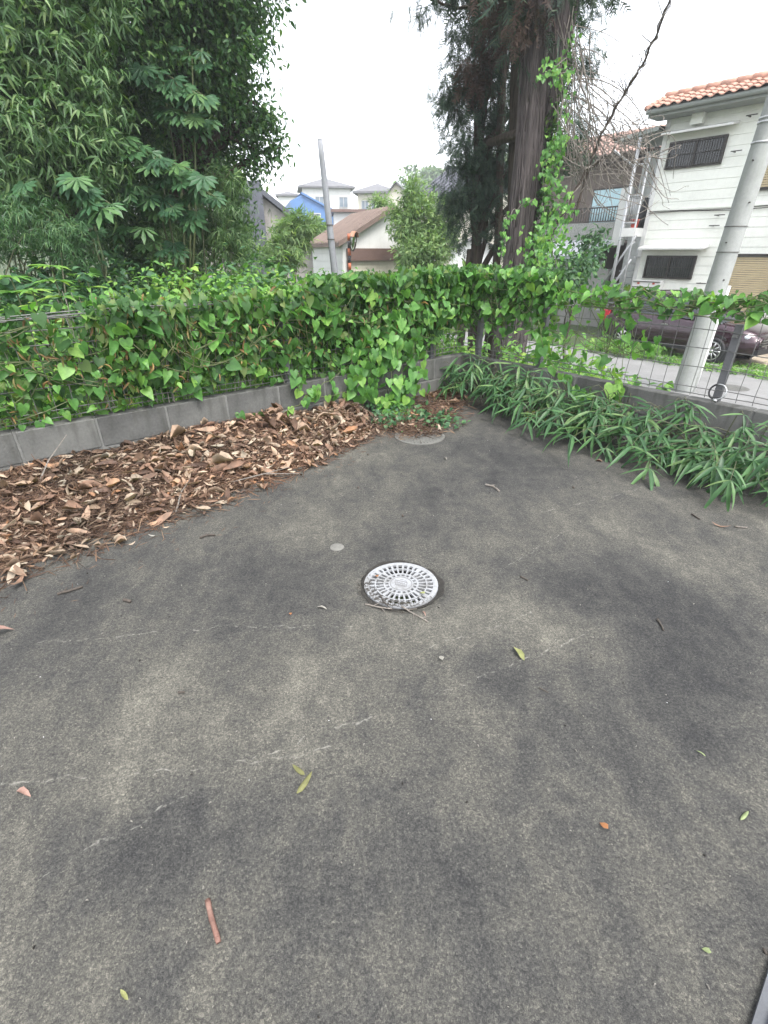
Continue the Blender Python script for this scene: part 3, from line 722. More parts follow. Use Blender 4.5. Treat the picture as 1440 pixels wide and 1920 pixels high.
# ---------------------------------------------------------------- poles
M['pole'] = mat_plain('pole_concrete', (.30, .31, .30), .8, .18, 3, .15, 90, dirt=(.22, .24, .2), streak=True)
M['pole_old'] = mat_plain('old_grey_pole', (.24, .25, .27), .85, .22, 5, .2, 60, dirt=(.15, .15, .15), streak=True)
pb = onz(1279, 735, G); lean = Vector((.032, 0, 1))
pl = empty('utility_pole', pb, 'thick concrete utility pole standing between the right fence and the cream house', 'utility pole')
pp = lambda h: pb + lean * h
MB().tube([pp(h) for h in np.linspace(-.3, 9.5, 24)], [.188 - .006 * h for h in np.linspace(-.3, 9.5, 24)], 28).build('shaft', M['pole'], pl, True)
for h in (4.15, 4.42, 4.48):
    MB().lathe([(.17, -.014), (.174, -.014), (.174, .014), (.17, .014)], pp(h), 28).build('band', M['grey_metal'], pl, True)
for h in (1.75, 2.55, 2.95):
    MB().lathe([(.181, -.006), (.184, -.006), (.184, .006), (.181, .006)], pp(h), 28).build('band', M['grille'], pl, True)
sd = Vector((pb.y, -pb.x, 0)).normalized(); fr = -Vector((pb.x, pb.y, 0)).normalized()
for k, h in enumerate((1.5, 2.1, 2.7, 3.3, 3.9)):
    d = (fr + sd * (.5 if k % 2 else -.4)).normalized(); MB().tube([pp(h) + d * .15, pp(h) + d * .20], .012, 6).build('step_bolt', M['grille'], pl)
MB().tube([pp(h) + sd * .2 for h in (-.1, .8, 1.6, 2.0)], .03, 8).build('conduit', M['trim'], pl, True)

def free_pole(name, a, b, r0, r1, label):
    root = empty(name, a, label, 'utility pole'); n = 14
    MB().tube([a.lerp(b, i / n) for i in range(n + 1)], [r0 + (r1 - r0) * i / n for i in range(n + 1)], 14).build('shaft', M['pole_old'], root, True)
    MB().tube([b, b + Vector((0, 0, .04))], r1 * .8, 10).build('cap', M['pole_old'], root)
    for t in (.55, .62): MB().lathe([(r0 * .86, -.01), (r0 * .9, -.01), (r0 * .9, .01), (r0 * .86, .01)], a.lerp(b, t), 16).build('band', M['grille'], root)
    return root
a = atY(627, 505, 16.5); b = atY(600, 264, 16.5); a = a + (a - b) * ((a.z - G) / (b.z - a.z))
free_pole('leaning_pole', a, b, .125, .075, 'slim grey utility pole leaning left in front of the white garage')

# traffic mirror
M['orange'] = mat_plain('orange_paint', (.42, .12, .055), .45, .15, 8); M['blk'] = mat_plain('black_paint', (.03, .03, .035), .5, .2, 8)
M['mirror'] = NG('mirror_face').fin((.75, .78, .76), .05, None, .5, 1.0)
mp = atY(656, 525, 15.0); mp.z = G; mt = atY(654, 438, 15.0)
mr = empty('traffic_mirror', mp, 'orange and black striped road mirror on a post before the garage', 'traffic mirror')
n = 17
for k in range(n):
    MB().tube([mp.lerp(mt, k / n), mp.lerp(mt, (k + 1) / n)], .042, 10).build('stripe', M['orange'] if k % 2 == (n - 1) % 2 else M['blk'], mr, True)
mc = atY(661.5, 453, 14.95); axis = Vector((.93, -.25, -.12)).normalized(); q_ = axis.to_track_quat('Z', 'Y').to_matrix()
MB().lathe([(0, .05), (.1, .045), (.18, .025), (.215, 0)], mc, 24, q_).build('mirror', M['mirror'], mr, True)
MB().lathe([(.0, -.05), (.12, -.045), (.2, -.03), (.235, .01), (.235, .03), (.215, .0)], mc, 24, q_).build('backing', M['grille'], mr, True)
hd = MB(); pts = []
for k in range(13):
    a = R(-62 + 124 * k / 12)
    for d in (-.03, .09): pts.append(mc + q_ @ Vector((math.sin(a) * .24, math.cos(a) * .24, d)))
for k in range(13):
    a = R(-62 + 124 * k / 12)
    for d in (-.03, .09): pts.append(mc + q_ @ Vector((math.sin(a) * .25, math.cos(a) * .25, d)))
upq = q_ @ Vector((0, 1, 0))
if upq.z < 0: pts = [mc * 2 - p + (p - mc).project(axis) * 2 for p in pts]
hd.add(pts, [(2 * k, 2 * k + 1, 2 * k + 3, 2 * k + 2) for k in range(12)] + [(26 + 2 * k, 28 + 2 * k, 29 + 2 * k, 27 + 2 * k) for k in range(12)] + [(2 * k + 1, 27 + 2 * k, 29 + 2 * k, 2 * k + 3) for k in range(12)])
hd.build('hood', mat_plain('faded_orange', (.30, .15, .09), .5, .2, 8), mr, True)
MB().tube([mt + Vector((0, 0, -.12)), mc - axis * .05], .02, 6).build('arm', M['orange'], mr)

# ---------------------------------------------------------------- houses in the middle distance
M['white_wall'] = mat_plain('white_house_wall', (.66, .665, .65), .7, .1, 1.2, .05, 30, dirt=(.55, .55, .52), streak=True)
M['cream_wall'] = mat_plain('cream_house_wall', (.58, .55, .46), .7, .12, 1.2, .05, 30)
M['blue_wall'] = mat_plain('blue_sheet_wall', (.10, .20, .40), .5, .15, 1.5, .05, 30)
M['brick'] = mat_plain('grey_brown_tile_wall', (.29, .275, .255), .75, .25, 3, .2, 40)
M['slate'] = mat_plain('dark_slate_roof', (.085, .09, .11), .6, .25, 3, .2, 30)
M['grey_roof'] = mat_plain('pale_grey_roof', (.15, .15, .16), .6, .2, 3, .2, 30)
M['brown_roof'] = mat_plain('brown_corrugated_roof', (.17, .125, .105), .65, .25, 3, .15, 30)
M['brown_trim'] = mat_plain('brown_shutter_box', (.15, .095, .08), .5, .2, 4)
M['cream_door'] = mat_plain('cream_roller_door', (.55, .52, .43), .6, .12, 2, .05, 30, dirt=(.36, .31, .25), streak=True)
M['alu'] = mat_plain('aluminium_frame', (.45, .45, .46), .4, .1, 10, metal=.5)
M['sky_pane'] = NG('house_window_glass').fin((.16, .20, .24), .08, None, .6)
class Hs:
    """a house in its own frame: x along the front, y into the house, origin at a front corner on the ground"""
    def __init__(s, name, p, yaw, label):
        s.o = Vector(p); s.m = Matrix.Rotation(yaw, 3, 'Z'); s.root = empty(name, s.o, label, 'house')
    def p(s, x, y, z): return s.o + s.m @ Vector((x, y, z))
    def box(s, name, x0, x1, y0, y1, z0, z1, mat, parent=None):
        return MB().box(s.p((x0 + x1) / 2, (y0 + y1) / 2, (z0 + z1) / 2), (x1 - x0, y1 - y0, z1 - z0), s.m).build(name, mat, parent or s.root)
    def poly(s, name, pts, faces, mat, parent=None):
        return MB().add([s.p(*q) for q in pts], faces).build(name, mat, parent or s.root)
    def win(s, x0, x1, z0, z1, y=0.0, mull=True):
        mb = MB(); t = .06
        for a, b, c, d in ((x0, x1, z0, z0 + t), (x0, x1, z1 - t, z1), (x0, x0 + t, z0 + t, z1 - t), (x1 - t, x1, z0 + t, z1 - t)) + ((((x0 + x1) / 2 - t / 2, (x0 + x1) / 2 + t / 2, z0 + t, z1 - t),) if mull else ()):
            mb.box(s.p((a + b) / 2, y - .04, (c + d) / 2), (b - a, .1, d - c), s.m)
        w = mb.build('window', M['alu'], s.root)
        MB().box(s.p((x0 + x1) / 2, y - .02, (z0 + z1) / 2), (x1 - x0 - .04, .03, z1 - z0 - .04), s.m).build('pane', M['sky_pane'], w); return w
    def gable(s, w, d, h, rise, mat, wall, over=.3, asym=.5):
        """walls with gable on the front; ridge runs into the house"""
        xr = w * asym
        s.poly('wall', [(0, 0, 0), (w, 0, 0), (w, d, 0), (0, d, 0), (0, 0, h), (w, 0, h), (w, d, h), (0, d, h), (xr, 0, h + rise), (xr, d, h + rise)],
               [(0, 1, 5, 8, 4), (1, 2, 6, 5), (2, 3, 7, 9, 6), (3, 0, 4, 7)], wall)
        t = .12; k0 = rise / max(xr, .01); k1 = rise / max(w - xr, .01)
        a = (-over, h - over * k0); b = (w + over, h - over * k1)
        P = []
        for y in (-over, d + over):
            P += [(a[0], y, a[1] + .02), (xr, y, h + rise + .02), (b[0], y, b[1] + .02), (a[0], y, a[1] + .02 + t), (xr, y, h + rise + .02 + t), (b[0], y, b[1] + .02 + t)]
        return s.poly('roof', P, [(0, 1, 4, 3), (1, 2, 5, 4), (6, 9, 10, 7), (7, 10, 11, 8), (3, 4, 10, 9), (4, 5, 11, 10), (0, 6, 7, 1), (1, 7, 8, 2), (0, 3, 9, 6), (2, 8, 11, 5)], mat)
    def hip(s, w, d, h, rise, mat, wall, over=.45, y0=0, x0=0, wn='wall'):
        s.box(wn, x0, x0 + w, y0, y0 + d, 0, h, wall)
        o = over; m = min(w, d) / 2; A = [(x0 - o, y0 - o, h), (x0 + w + o, y0 - o, h), (x0 + w + o, y0 + d + o, h), (x0 - o, y0 + d + o, h)]
        Bp = [(q[0], q[1], h + .16) for q in A]
        r0 = (x0 + m, y0 + d / 2, h + .16 + rise) if w >= d else (x0 + w / 2, y0 + m, h + .16 + rise); r1 = (x0 + w - m, y0 + d / 2, h + .16 + rise) if w >= d else (x0 + w / 2, y0 + d - m, h + .16 + rise)
        fs = [(3, 2, 1, 0), (0, 1, 5, 4), (1, 2, 6, 5), (2, 3, 7, 6), (3, 0, 4, 7)]
        fs += [(4, 5, 9, 8), (5, 6, 9), (6, 7, 8, 9), (7, 4, 8)] if w >= d else [(4, 5, 8), (5, 6, 9, 8), (6, 7, 9), (7, 4, 8, 9)]
        return s.poly('roof', A + Bp + [r0, r1], fs, mat)

# white garage with brown corrugated roof: corner towards us
ga = atY(643, 480, 18.0); ga.z = G
hg = Hs('garage', ga, R(22), 'white garage with brown corrugated roof and roller door behind the weeds')
hg.root['category'] = 'garage'
W_, D_, HE, RI = 3.5, 3.9, 2.78, .95
rf = hg.gable(W_, D_, HE, RI, M['brown_roof'], M['white_wall'], .18)
for k in range(15):
    y = -.12 + k * (D_ + .24) / 14
    MB().tube([hg.p(-.18, y, HE - .10 + .155), hg.p(W_ / 2, y, HE + RI + .155)], .035, 6).build('corrugation', M['brown_roof'], rf)
for k in range(11):
    hg.box('wall_panel', -.022, -.004, .03 + 0, D_ - .03, .08 + k * .243, .08 + k * .243 + .225, M['white_wall'])
hg.box('shutter_box', .12, W_ - .3, -.16, -.005, 2.30, 2.66, M['brown_trim'])
hg.box('door_jamb', .12, .2, -.10, -.004, 0, 2.29, M['brown_trim'])
rd = hg.box('roller_door', .205, W_ - .3, -.045, -.006, 0, 2.29, M['cream_door'])
for k in range(22): hg.box('slat', .21, W_ - .305, -.06, -.046, .04 + k * .102, .04 + k * .102 + .085, M['cream_door'], rd)
# grey tiled house at the left: the long roof rake
p0 = atY(480, 400, 22); p0.z = G
hb = Hs('tiled_house', p0 + Vector((-2.6, 1.2, 0)), R(13), 'grey brick house with one long dark roof slope behind the left trees')
q0 = atY(490, 362, 22); q1 = atY(580, 432, 22)
hh0 = q0.z - G; w_ = 6.5
hb.poly('wall', [(0, 0, 0), (7.2, 0, 0), (7.2, 6, 0), (0, 6, 0), (0, 0, hh0 + .1), (2.65, 0, hh0), (7.2, 0, 1.2), (0, 6, hh0 + .1), (2.65, 6, hh0), (7.2, 6, 1.2)], [(0, 1, 6, 5, 4), (1, 2, 9, 6), (2, 3, 7, 8, 9), (3, 0, 4, 7), (4, 5, 8, 7)], M['brick'])
k_ = (1.2 - hh0) / 4.55
hb.poly('roof', [(2.4, -.25, hh0 + .06 - .25 * k_), (7.5, -.25, 1.2 + .06 + .3 * k_), (7.5, 6.2, 1.26 + .3 * k_), (2.4, 6.2, hh0 + .06 - .25 * k_), (2.4, -.25, hh0 + .28 - .25 * k_), (7.5, -.25, 1.48 + .3 * k_), (7.5, 6.2, 1.48 + .3 * k_), (2.4, 6.2, hh0 + .28 - .25 * k_)],
        [(0, 1, 5, 4), (4, 5, 6, 7), (3, 2, 1, 0), (1, 2, 6, 5), (0, 4, 7, 3)], M['slate'])
for r in range(13):
    for c in range(16):
        x = 2.7 + c * .29 + (.14 if r % 2 else 0); zt = .5 + r * .25
        if zt + .25 < hh0 + (x + .28 - 2.65) * k_ - .05: hb.box('tile', x, x + .278, -.014, -.002, zt, zt + .237, M['brick'])
hb.box('chimney_wall', 1.6, 2.6, -.3, 1.2, 0, hh0 + .55, M['slate'])
hb.win(2.75, 3.0, .3, 1.3, -.015, False)
def spot(px, py, Y, zg):
    p = atY(px, py, Y); p.z = zg; return p
# blue house: tall single-slope gable
zb = 0.0
p = spot(547, 420, 40, zb); hB = Hs('blue_house', p, R(14), 'blue sheet clad house with single sloping roof line')
zt = atY(550, 364, 40).z - zb; zr = atY(616, 398, 41).z - zb; wB = 3.1
hB.poly('wall', [(0, 0, 0), (wB, 0, 0), (wB, 5, 0), (0, 5, 0), (0, 0, zt - .4), (wB * .28, 0, zt), (wB, 0, zr), (0, 5, zt - .4), (wB * .28, 5, zt), (wB, 5, zr)], [(0, 1, 6, 5, 4), (1, 2, 9, 6), (3, 0, 4, 7), (2, 3, 7, 8, 9), (4, 5, 8, 7), (5, 6, 9, 8)], M['blue_wall'])
hB.poly('roof', [(wB * .28 - .05, -.15, zt + .02), (wB + .2, -.15, zr - .08), (wB + .2, 5.1, zr - .08), (wB * .28 - .05, 5.1, zt + .02), (wB * .28 - .05, -.15, zt + .14), (wB + .2, -.15, zr + .04), (wB + .2, 5.1, zr + .04), (wB * .28 - .05, 5.1, zt + .14)], [(0, 1, 5, 4), (4, 5, 6, 7), (3, 2, 1, 0), (1, 2, 6, 5)], M['blue_wall'])
for k in range(8): hB.box('cladding_rib', .3 + k * .35, .34 + k * .35, -.03, -.002, 0, zr - .3, M['blue_wall'])
hB.win(1.25, 2.1, atY(580, 408, 40).z - .45, atY(580, 408, 40).z + .3, -.01)
# small grey-roofed house before it
p = spot(560, 430, 31, -1.0); hS = Hs('low_house', p, R(38), 'low house with pale metal gable roof below the blue house')
hS.gable(3.4, 4, 2.35, .95, M['grey_roof'], M['slate'], .35)
p = spot(612, 430, 33, -.9); hS2 = Hs('low_house', p, R(20), 'low house with dark rake and white fascia right of the leaning pole')
hS2.gable(2.6, 4, 2.3, .8, M['slate'], M['blue_wall'], .35); hS2.poly('fascia', [(1.35, -.37, 3.05), (3.0, -.37, 2.0), (3.0, -.37, 1.85), (1.35, -.37, 2.85)], [(0, 1, 2, 3)], M['trim'])
# white hip-roofed house on the rise
Yw = 62; zw = float(hgt(-5, 62)) - .5
p = spot(570, 400, Yw, zw); hW = Hs('white_house', p, R(10), 'white two storey house with pale hipped roof above the blue house')
hw = atY(600, 352, Yw).z - zw
hW.hip(5.2, 5.0, hw, 1.0, M['grey_roof'], M['white_wall'])
for x in (1.3, 3.9): hW.win(x, x + .95, hw - 1.75, hw - .75, -.01)
hW.box('porch', 3.6, 6.0, -1.0, -.01, 0, hw - 3.0, M['white_wall']); hW.poly('porch_roof', [(3.4, -1.3, hw - 3.0), (6.3, -1.3, hw - 3.0), (6.3, .0, hw - 2.3), (3.4, .0, hw - 2.3)], [(0, 1, 2, 3)], M['grey_roof'])
hW.win(4.0, 4.35, hw - 4.0, hw - 3.3, -1.02, False); hW.win(5.0, 5.9, hw - 4.0, hw - 3.5, -1.02)
p = spot(524, 400, 58, 1.0); hW2 = Hs('white_house', p, R(6), 'small white house left of the blue house')
hW2.hip(1.9, 3, atY(540, 368, 58).z - 1.0, .35, M['grey_roof'], M['white_wall'], .25); hW2.win(.2, .5, 3.6, 4.3, -.01, False)
# flat cream house with sliding window behind the garage
p = spot(627, 430, 36, -.6); hF = Hs('flat_house', p, R(6), 'low white house with flat brown eaves and a sliding window above the garage')
hf = atY(655, 398, 36).z + .6
hF.box('wall', 0, 3.2, 0, 4, 0, hf, M['white_wall']); hF.box('roof', -.3, 3.5, -.35, 4.2, hf + .002, hf + .16, M['brown_trim'])
hF.win(1.0, 1.75, hf - 1.5, hf - .3, -.01); hF.win(.25, .5, hf - 1.3, hf - .7, -.01, False)
# houses right of it
p = spot(672, 420, 55, 1.2); hR = Hs('cream_house', p, R(-6), 'cream house with grey hipped roof beyond the pale shrub tree')
hr = atY(690, 363, 55).z - 1.2; hR.hip(3.4, 3.4, hr, .8, M['grey_roof'], M['cream_wall'])
for x in (.35, 1.3): hR.win(x, x + .7, hr - 1.7, hr - .55, -.01)
p = spot(712, 430, 44, .3); hG = Hs('gable_house', p, R(-10), 'yellowish gable house half hidden by the pale shrub tree')
hG.gable(3.0, 4, atY(720, 385, 44).z - .3, 1.4, M['grey_roof'], M['cream_wall'], .3, .42)
p = spot(778, 430, 34, -.6); hT = Hs('tile_roof_house', p, R(-28), 'house with dark wavy tile roof left of the cedar')
ht = atY(800, 368, 34).z + .6
hT.box('wall', .3, 5.2, .3, 4, 0, ht - .1, M['cream_wall'])
rf = hT.poly('roof', [(0, -.1, ht - .1), (5.5, -.1, ht - .1), (5.2, 2.6, ht + 1.35), (.9, 2.6, ht + 1.35), (0, -.1, ht + .02), (5.5, -.1, ht + .02), (5.2, 2.6, ht + 1.5), (.9, 2.6, ht + 1.5)], [(0, 1, 5, 4), (4, 5, 6, 7), (3, 2, 1, 0), (0, 4, 7, 3), (1, 2, 6, 5)], M['slate'])
for k in range(17): MB().tube([hT.p(.12 + .32 * k, -.12, ht + .05), hT.p(.95 + .27 * k, 2.6, ht + 1.52)], .07, 6).build('tile_row', M['slate'], rf, True)
hT.box('ridge', .8, 5.3, 2.5, 2.75, ht + 1.45, ht + 1.68, M['slate'], rf)
p = spot(845, 470, 26, G); hP = Hs('shed', p, R(-12), 'small pale shed between the pale shrub tree and the dark conifer')
hP.root['category'] = 'shed'
hP.gable(2.2, 2.4, 2.6, .5, M['grey_roof'], M['white_wall'], .2); hP.box('door', .5, 1.4, -.05, -.004, 0, 1.95, M['cream_door'])

# ---------------------------------------------------------------- parked car
def car(o, hdg, label, white=False):
    g = NG('plum_car_paint'); n = g.noise(g.coord('Object'), 3, 3)
    paint = g.fin(g.ramp(n, [(.3, (.026, .009, .016)), (.7, (.036, .013, .022))]), .25, None, .5, .35); g.b.inputs['Coat Weight'].default_value = .8; g.b.inputs['Coat Roughness'].default_value = .06
    lens = NG('headlight_glass').fin((.55, .58, .62), .08, None, .7); tail = NG('tail_lamp').fin((.55, .03, .05), .15, None, .6)
    if white: paint = mat_plain('white_car_paint', (.62, .62, .62), .25, .05, 3, .0)
    hd = Vector((math.sin(R(hdg)), math.cos(R(hdg)), 0)); lf = Vector((-hd.y, hd.x, 0))
    root = empty('parked_car', o, label, 'car')
    P = lambda x, y, z: o + hd * x + lf * y + Vector((0, 0, z)); yc = .84
    rotc = Matrix((hd, lf, Vector((0, 0, 1)))).transposed()
    st = [(-3.28, .50, .93, .72), (-3.18, .38, .99, .79), (-2.7, .27, 1.03, .835), (-1.9, .25, 1.01, .84), (-1, .25, .98, .84), (-.1, .25, .94, .84), (.35, .27, .88, .83), (.65, .30, .81, .77), (.82, .34, .74, .66), (.88, .42, .66, .56)]
    mb = MB(); k = None
    for x, zb, zt, w in st:
        sec = [(-w * .9, zb), (-w, zb + .10), (-w * 1.01, zb + .28), (-w * .985, zt - .12), (-w * .93, zt - .01), (-w * .5, zt + .045), (0, zt + .06)]
        sec = sec + [(-a, b) for a, b in sec[-2::-1]]; k = len(sec)
        mb.v += [tuple(P(x, yc + a, b)) for a, b in sec]
    for i in range(len(st) - 1): mb.f += [(i * k + j, i * k + j + 1, (i + 1) * k + j + 1, (i + 1) * k + j) for j in range(k - 1)]
    mb.f += [tuple(range(k)), tuple((len(st) - 1) * k + j for j in range(k))[::-1]]
    mb.build('body', paint, root, True)
    gs = [(-.02, .96, .97, .74, .7), (-.75, .99, 1.47, .77, .60), (-1.6, 1.01, 1.57, .78, .61), (-2.6, 1.03, 1.53, .77, .60), (-3.02, 1.02, 1.42, .75, .58), (-3.2, 1.0, 1.02, .72, .66)]
    mb = MB(); k = 7
    for x, z0, z1_, wb, wt in gs: mb.v += [tuple(P(x, yc + a, b)) for a, b in ((-wb, z0), (-wt, z1_ - .05), (-wt * .8, z1_), (0, z1_ + .02), (wt * .8, z1_), (wt, z1_ - .05), (wb, z0))]
    for i in range(5): mb.f += [(i * k + j, i * k + j + 1, (i + 1) * k + j + 1, (i + 1) * k + j) for j in range(k - 1)]
    mb.build('glazing', M['glass'], root, True)
    mb = MB()
    for x, z0, z1_, wb, wt in gs[1:5]: mb.v += [tuple(P(x, yc + a, b)) for a, b in ((-wt * 1.02, z1_ - .045), (-wt * .8, z1_ + .012), (0, z1_ + .034), (wt * .8, z1_ + .012), (wt * 1.02, z1_ - .045))]
    for i in range(3): mb.f += [(i * 5 + j, i * 5 + j + 1, (i + 1) * 5 + j + 1, (i + 1) * 5 + j) for j in range(4)]
    mb.build('roof_panel', paint, root, True)
    for s in (-1, 1):
        for x0, x1, za, zb in ((-.06, -.78, .95, 1.45), (-1.5, -1.55, 1.0, 1.53), (-2.5, -2.62, 1.02, 1.50), (-3.14, -2.98, 1.0, 1.40)):
            MB().bar(P(x0, yc + s * .775, za), P(x1, yc + s * .615, zb), .06, .03).build('pillar', paint, root)
    for wx in (0, -2.5):
        for s, y in ((-1, .0), (1, 2 * yc)):
            c0 = P(wx, y + (.10 if s < 0 else -.10), .325); ax = (rotc @ Vector((0, s, 0))).to_track_quat('Z', 'Y').to_matrix()
            MB().lathe([(.0, .09), (.39, .095), (.40, .085), (.40, -.1)], c0 + lf * (-s * 0.0), 28, ax).build('wheel_arch', M['rubber'], root)
            wh = MB().lathe([(.215, .06), (.225, .118), (.27, .128), (.31, .115), (.325, .08), (.325, -.1)], c0, 30, ax).build('wheel', M['rubber'], root, True)
            mb = MB().lathe([(.215, .10), (.226, .122), (.20, .118), (.195, .09), (.0, .088)], c0, 30, ax)
            rim = mb.build('rim', M['grille'], wh)
            mb = MB()
            for q in range(10):
                a = q * math.pi / 5; d0 = ax @ Vector((math.cos(a), math.sin(a), 0)); zc = ax @ Vector((0, 0, .112))
                mb.bar(c0 + d0 * .03 + zc, c0 + d0 * .212 + zc, .034, .02, ax @ Vector((0, 0, 1)))
            mb.lathe([(.05, .10), (.05, .126), (.0, .13)], c0, 14, ax); mb.lathe([(.198, .118), (.222, .126), (.226, .118)], c0, 30, ax)
            mb.build('spokes', M['chrome'], wh, True)
    for s in (-1, 1):
        MB().lathe([(0, .05), (.07, .04), (.11, .0), (.10, -.06)], P(.66, yc + s * .60, .72), 16, rotc @ Matrix.Rotation(R(80), 3, 'Y') @ Matrix.Diagonal((.75, 1.7, 1))).build('headlight', lens, root, True)
        MB().box(P(-3.2, yc + s * .70, .86), (.2, .16, .30), rotc).build('tail_light', tail, root)
        MB().box(P(-.5, yc + s * .92, 1.03), (.12, .16, .11), rotc).build('door_mirror', paint, root)
    for z in (.52, .58, .64): MB().bar(P(.885 - .1 * (z - .5), yc - .42, z), P(.885 - .1 * (z - .5), yc + .42, z), .025, .02).build('grille_bar', M['chrome'], root)
    MB().box(P(.85, yc, .38), (.12, 1.2, .12), rotc).build('lower_intake', M['rubber'], root)
    for x in (-.35, -1.45, -2.4):
        MB().bar(P(x, -.012, .32), P(x + .05, .005, .93), .008, .006).build('door_seam', M['rubber'], root)
    for x in (-1.25, -2.2): MB().bar(P(x - .18, -.02, .82), P(x, -.02, .82), .03, .025).build('door_handle', M['chrome'], root)
    MB().bar(P(-2.1, -.014, .30), P(-.42, -.014, .30), .03, .08).build('sill_trim', M['rubber'], root)
car(onz(1326, 683, G + .05), 148, 'dark plum car parked in front of the cream house, seen through the fence')
car(uv(10.75, 5.25, G + .05), 128, 'white car at the right frame edge beyond the plum car', True)
mc_ = onz(1374, 727, G + .024)
tag(MB().lathe([(0, .004), (.27, .004), (.30, .002), (.30, -.01)], mc_, 32).build('manhole_cover', M['block'], None), 'round manhole cover in the street beyond the right fence', 'manhole cover')

# ---------------------------------------------------------------- leaf templates (tip along +y, upper face +z)
def tri(v, f): return np.array(v, float), np.array(f, int)
def t_heart(fold=.22, droop=.3, wid=1.0, skew=0.0):
    out = [(.17, -.13), (.37, -.10), (.47, .10), (.42, .36), (.25, .66)]
    mid = [(0, .04), (0, .40), (0, 1.0)]
    v = [(0, y, 0) for _, y in mid] + [(x, y, 0) for x, y in out] + [(-x, y, 0) for x, y in out]
    v = [(x * wid + skew * y * y, y, fold * abs(x) - droop * y * y) for x, y, _ in v]
    f = [(0, 3, 4), (0, 4, 5), (0, 5, 1), (1, 5, 6), (1, 6, 7), (1, 7, 2)]
    f += [(0, 9, 8), (0, 10, 9), (0, 1, 10), (1, 11, 10), (1, 12, 11), (1, 2, 12)]
    return tri(v, f)
def t_lance(w=.075, fold=.5, droop=.25, skew=.0):
    ys = [0, .15, .45, .75, 1.0]; ws = [.015, .8 * w, w, .62 * w, 0]
    v = []
    for y, ww in zip(ys, ws):
        z = -droop * y * y; v += [(skew * y * y, y, z), (ww + skew * y * y, y, z + fold * ww), (-ww + skew * y * y, y, z + fold * ww)]
    f = []
    for i in range(4):
        a, b = 3 * i, 3 * i + 3
        f += [(a, a + 1, b + 1), (a, b + 1, b), (a, b, b + 2), (a, b + 2, a + 2)]
    return tri(v, f)
def t_broad(w=.22, fold=.35, droop=.25):
    v = [(0, 0, 0), (w, .3, fold * w - droop * .09), (w * .8, .65, fold * w * .8 - droop * .42), (0, 1, -droop), (-w * .8, .65, fold * w * .8 - droop * .42), (-w, .3, fold * w - droop * .09), (0, .5, -droop * .25)]
    return tri(v, [(0, 1, 6), (1, 2, 6), (2, 3, 6), (3, 4, 6), (4, 5, 6), (5, 0, 6)])
def t_palm(n=8, droop=.3):
    v = [(0, 0, 0)]; f = []
    for k in range(n):
        a = R(-115 + 230 * k / (n - 1)); L = 1.0 - .32 * abs(k - (n - 1) / 2) / ((n - 1) / 2); d = np.array([math.sin(a), math.cos(a)]); s = np.array([d[1], -d[0]])
        b = len(v)
        for t, w in ((.32, .055), (.66, .135)):
            for q in (-1, 0, 1): v.append((*(d * L * t + s * w * q), -droop * (L * t) ** 2 - (.04 if q == 0 else 0)))
        v.append((*(d * L), -droop * L * L))
        f += [(0, b + 1, b), (0, b + 2, b + 1), (b, b + 1, b + 4), (b, b + 4, b + 3), (b + 1, b + 2, b + 5), (b + 1, b + 5, b + 4), (b + 3, b + 4, b + 6), (b + 4, b + 5, b + 6)]
    return tri(v, f)
def t_fan(n, w, spread, droop, seed, lo=.6):
    r = np.random.default_rng(seed); V_, F_ = [], []; o = 0
    for k in range(n):
        lv, lf_ = t_lance(w, .5, droop * r.uniform(.5, 1.4), r.uniform(-.12, .12)); a = R(spread * (k / (n - 1) - .5) * 2 + r.uniform(-9, 9)) if n > 1 else 0
        s = r.uniform(lo, 1.0); Rm = np.array(Matrix.Rotation(-a, 3, 'Z') @ Matrix.Rotation(R(r.uniform(-30, 20)), 3, 'X'))
        V_.append((lv * s) @ Rm.T + np.array([0, -.1 * k / n, 0])); F_.append(lf_ + o); o += len(lv)
    return np.concatenate(V_), np.concatenate(F_)
def t_spray(seed, n=9, len_=.34, droop=.5):
    r = np.random.default_rng(seed); v = []; f = []
    for k in range(n):
        y = .05 + .9 * k / n
        for s in (-1, 1):
            L = len_ * (1.15 - .75 * k / n) * r.uniform(.7, 1.2); a = R(r.uniform(35, 62)); b = len(v)
            z0 = -droop * y * y; e = np.array([s * math.sin(a) * L, y + math.cos(a) * L, z0 - droop * .35 * L + r.uniform(-.07, .07)])
            v += [(0, y - .028, z0), (0, y + .028, z0), tuple((e + np.array([.02 * s, .03, 0]))), tuple(e - np.array([.0, .035, .0]))]
            f += [(b, b + 3, b + 2), (b, b + 2, b + 1)]
    b = len(v); v += [(-.012, 0, 0), (.012, 0, 0), (0, 1.1, -droop * 1.2)]; f += [(b, b + 1, b + 2)]
    return tri(v, f)
def t_dead(seed):
    r = np.random.default_rng(seed); w = r.uniform(.09, .20); ys = [0, .2, .5, .8, 1.0]; ws = [.02, .8 * w, w, .7 * w, .0]
    c1, c2, tw = r.uniform(-.8, .9), r.uniform(-1.5, 2.6), r.uniform(-1.0, 1.0); v = []
    for y, ww in zip(ys, ws):
        for q in (-1, 0, 1):
            x = q * ww; z = c1 * (y - .5) ** 2 + c2 * x * x / max(w, .01) + tw * x * (y - .5) * 2; v.append((x + .12 * c1 * y * y, y - .5, z))
    f = []
    for i in range(4):
        a = 3 * i; b = a + 3
        for q in (0, 1): f += [(a + q, a + q + 1, b + q + 1), (a + q, b + q + 1, b + q)]
    return tri(v, f)
HEART = [t_heart(.25, .25), t_heart(.15, .45, .9, .1), t_heart(.35, .15, 1.05, -.12), t_heart(.3, .6, .8, .05), t_heart(.1, .1, 1.1)]
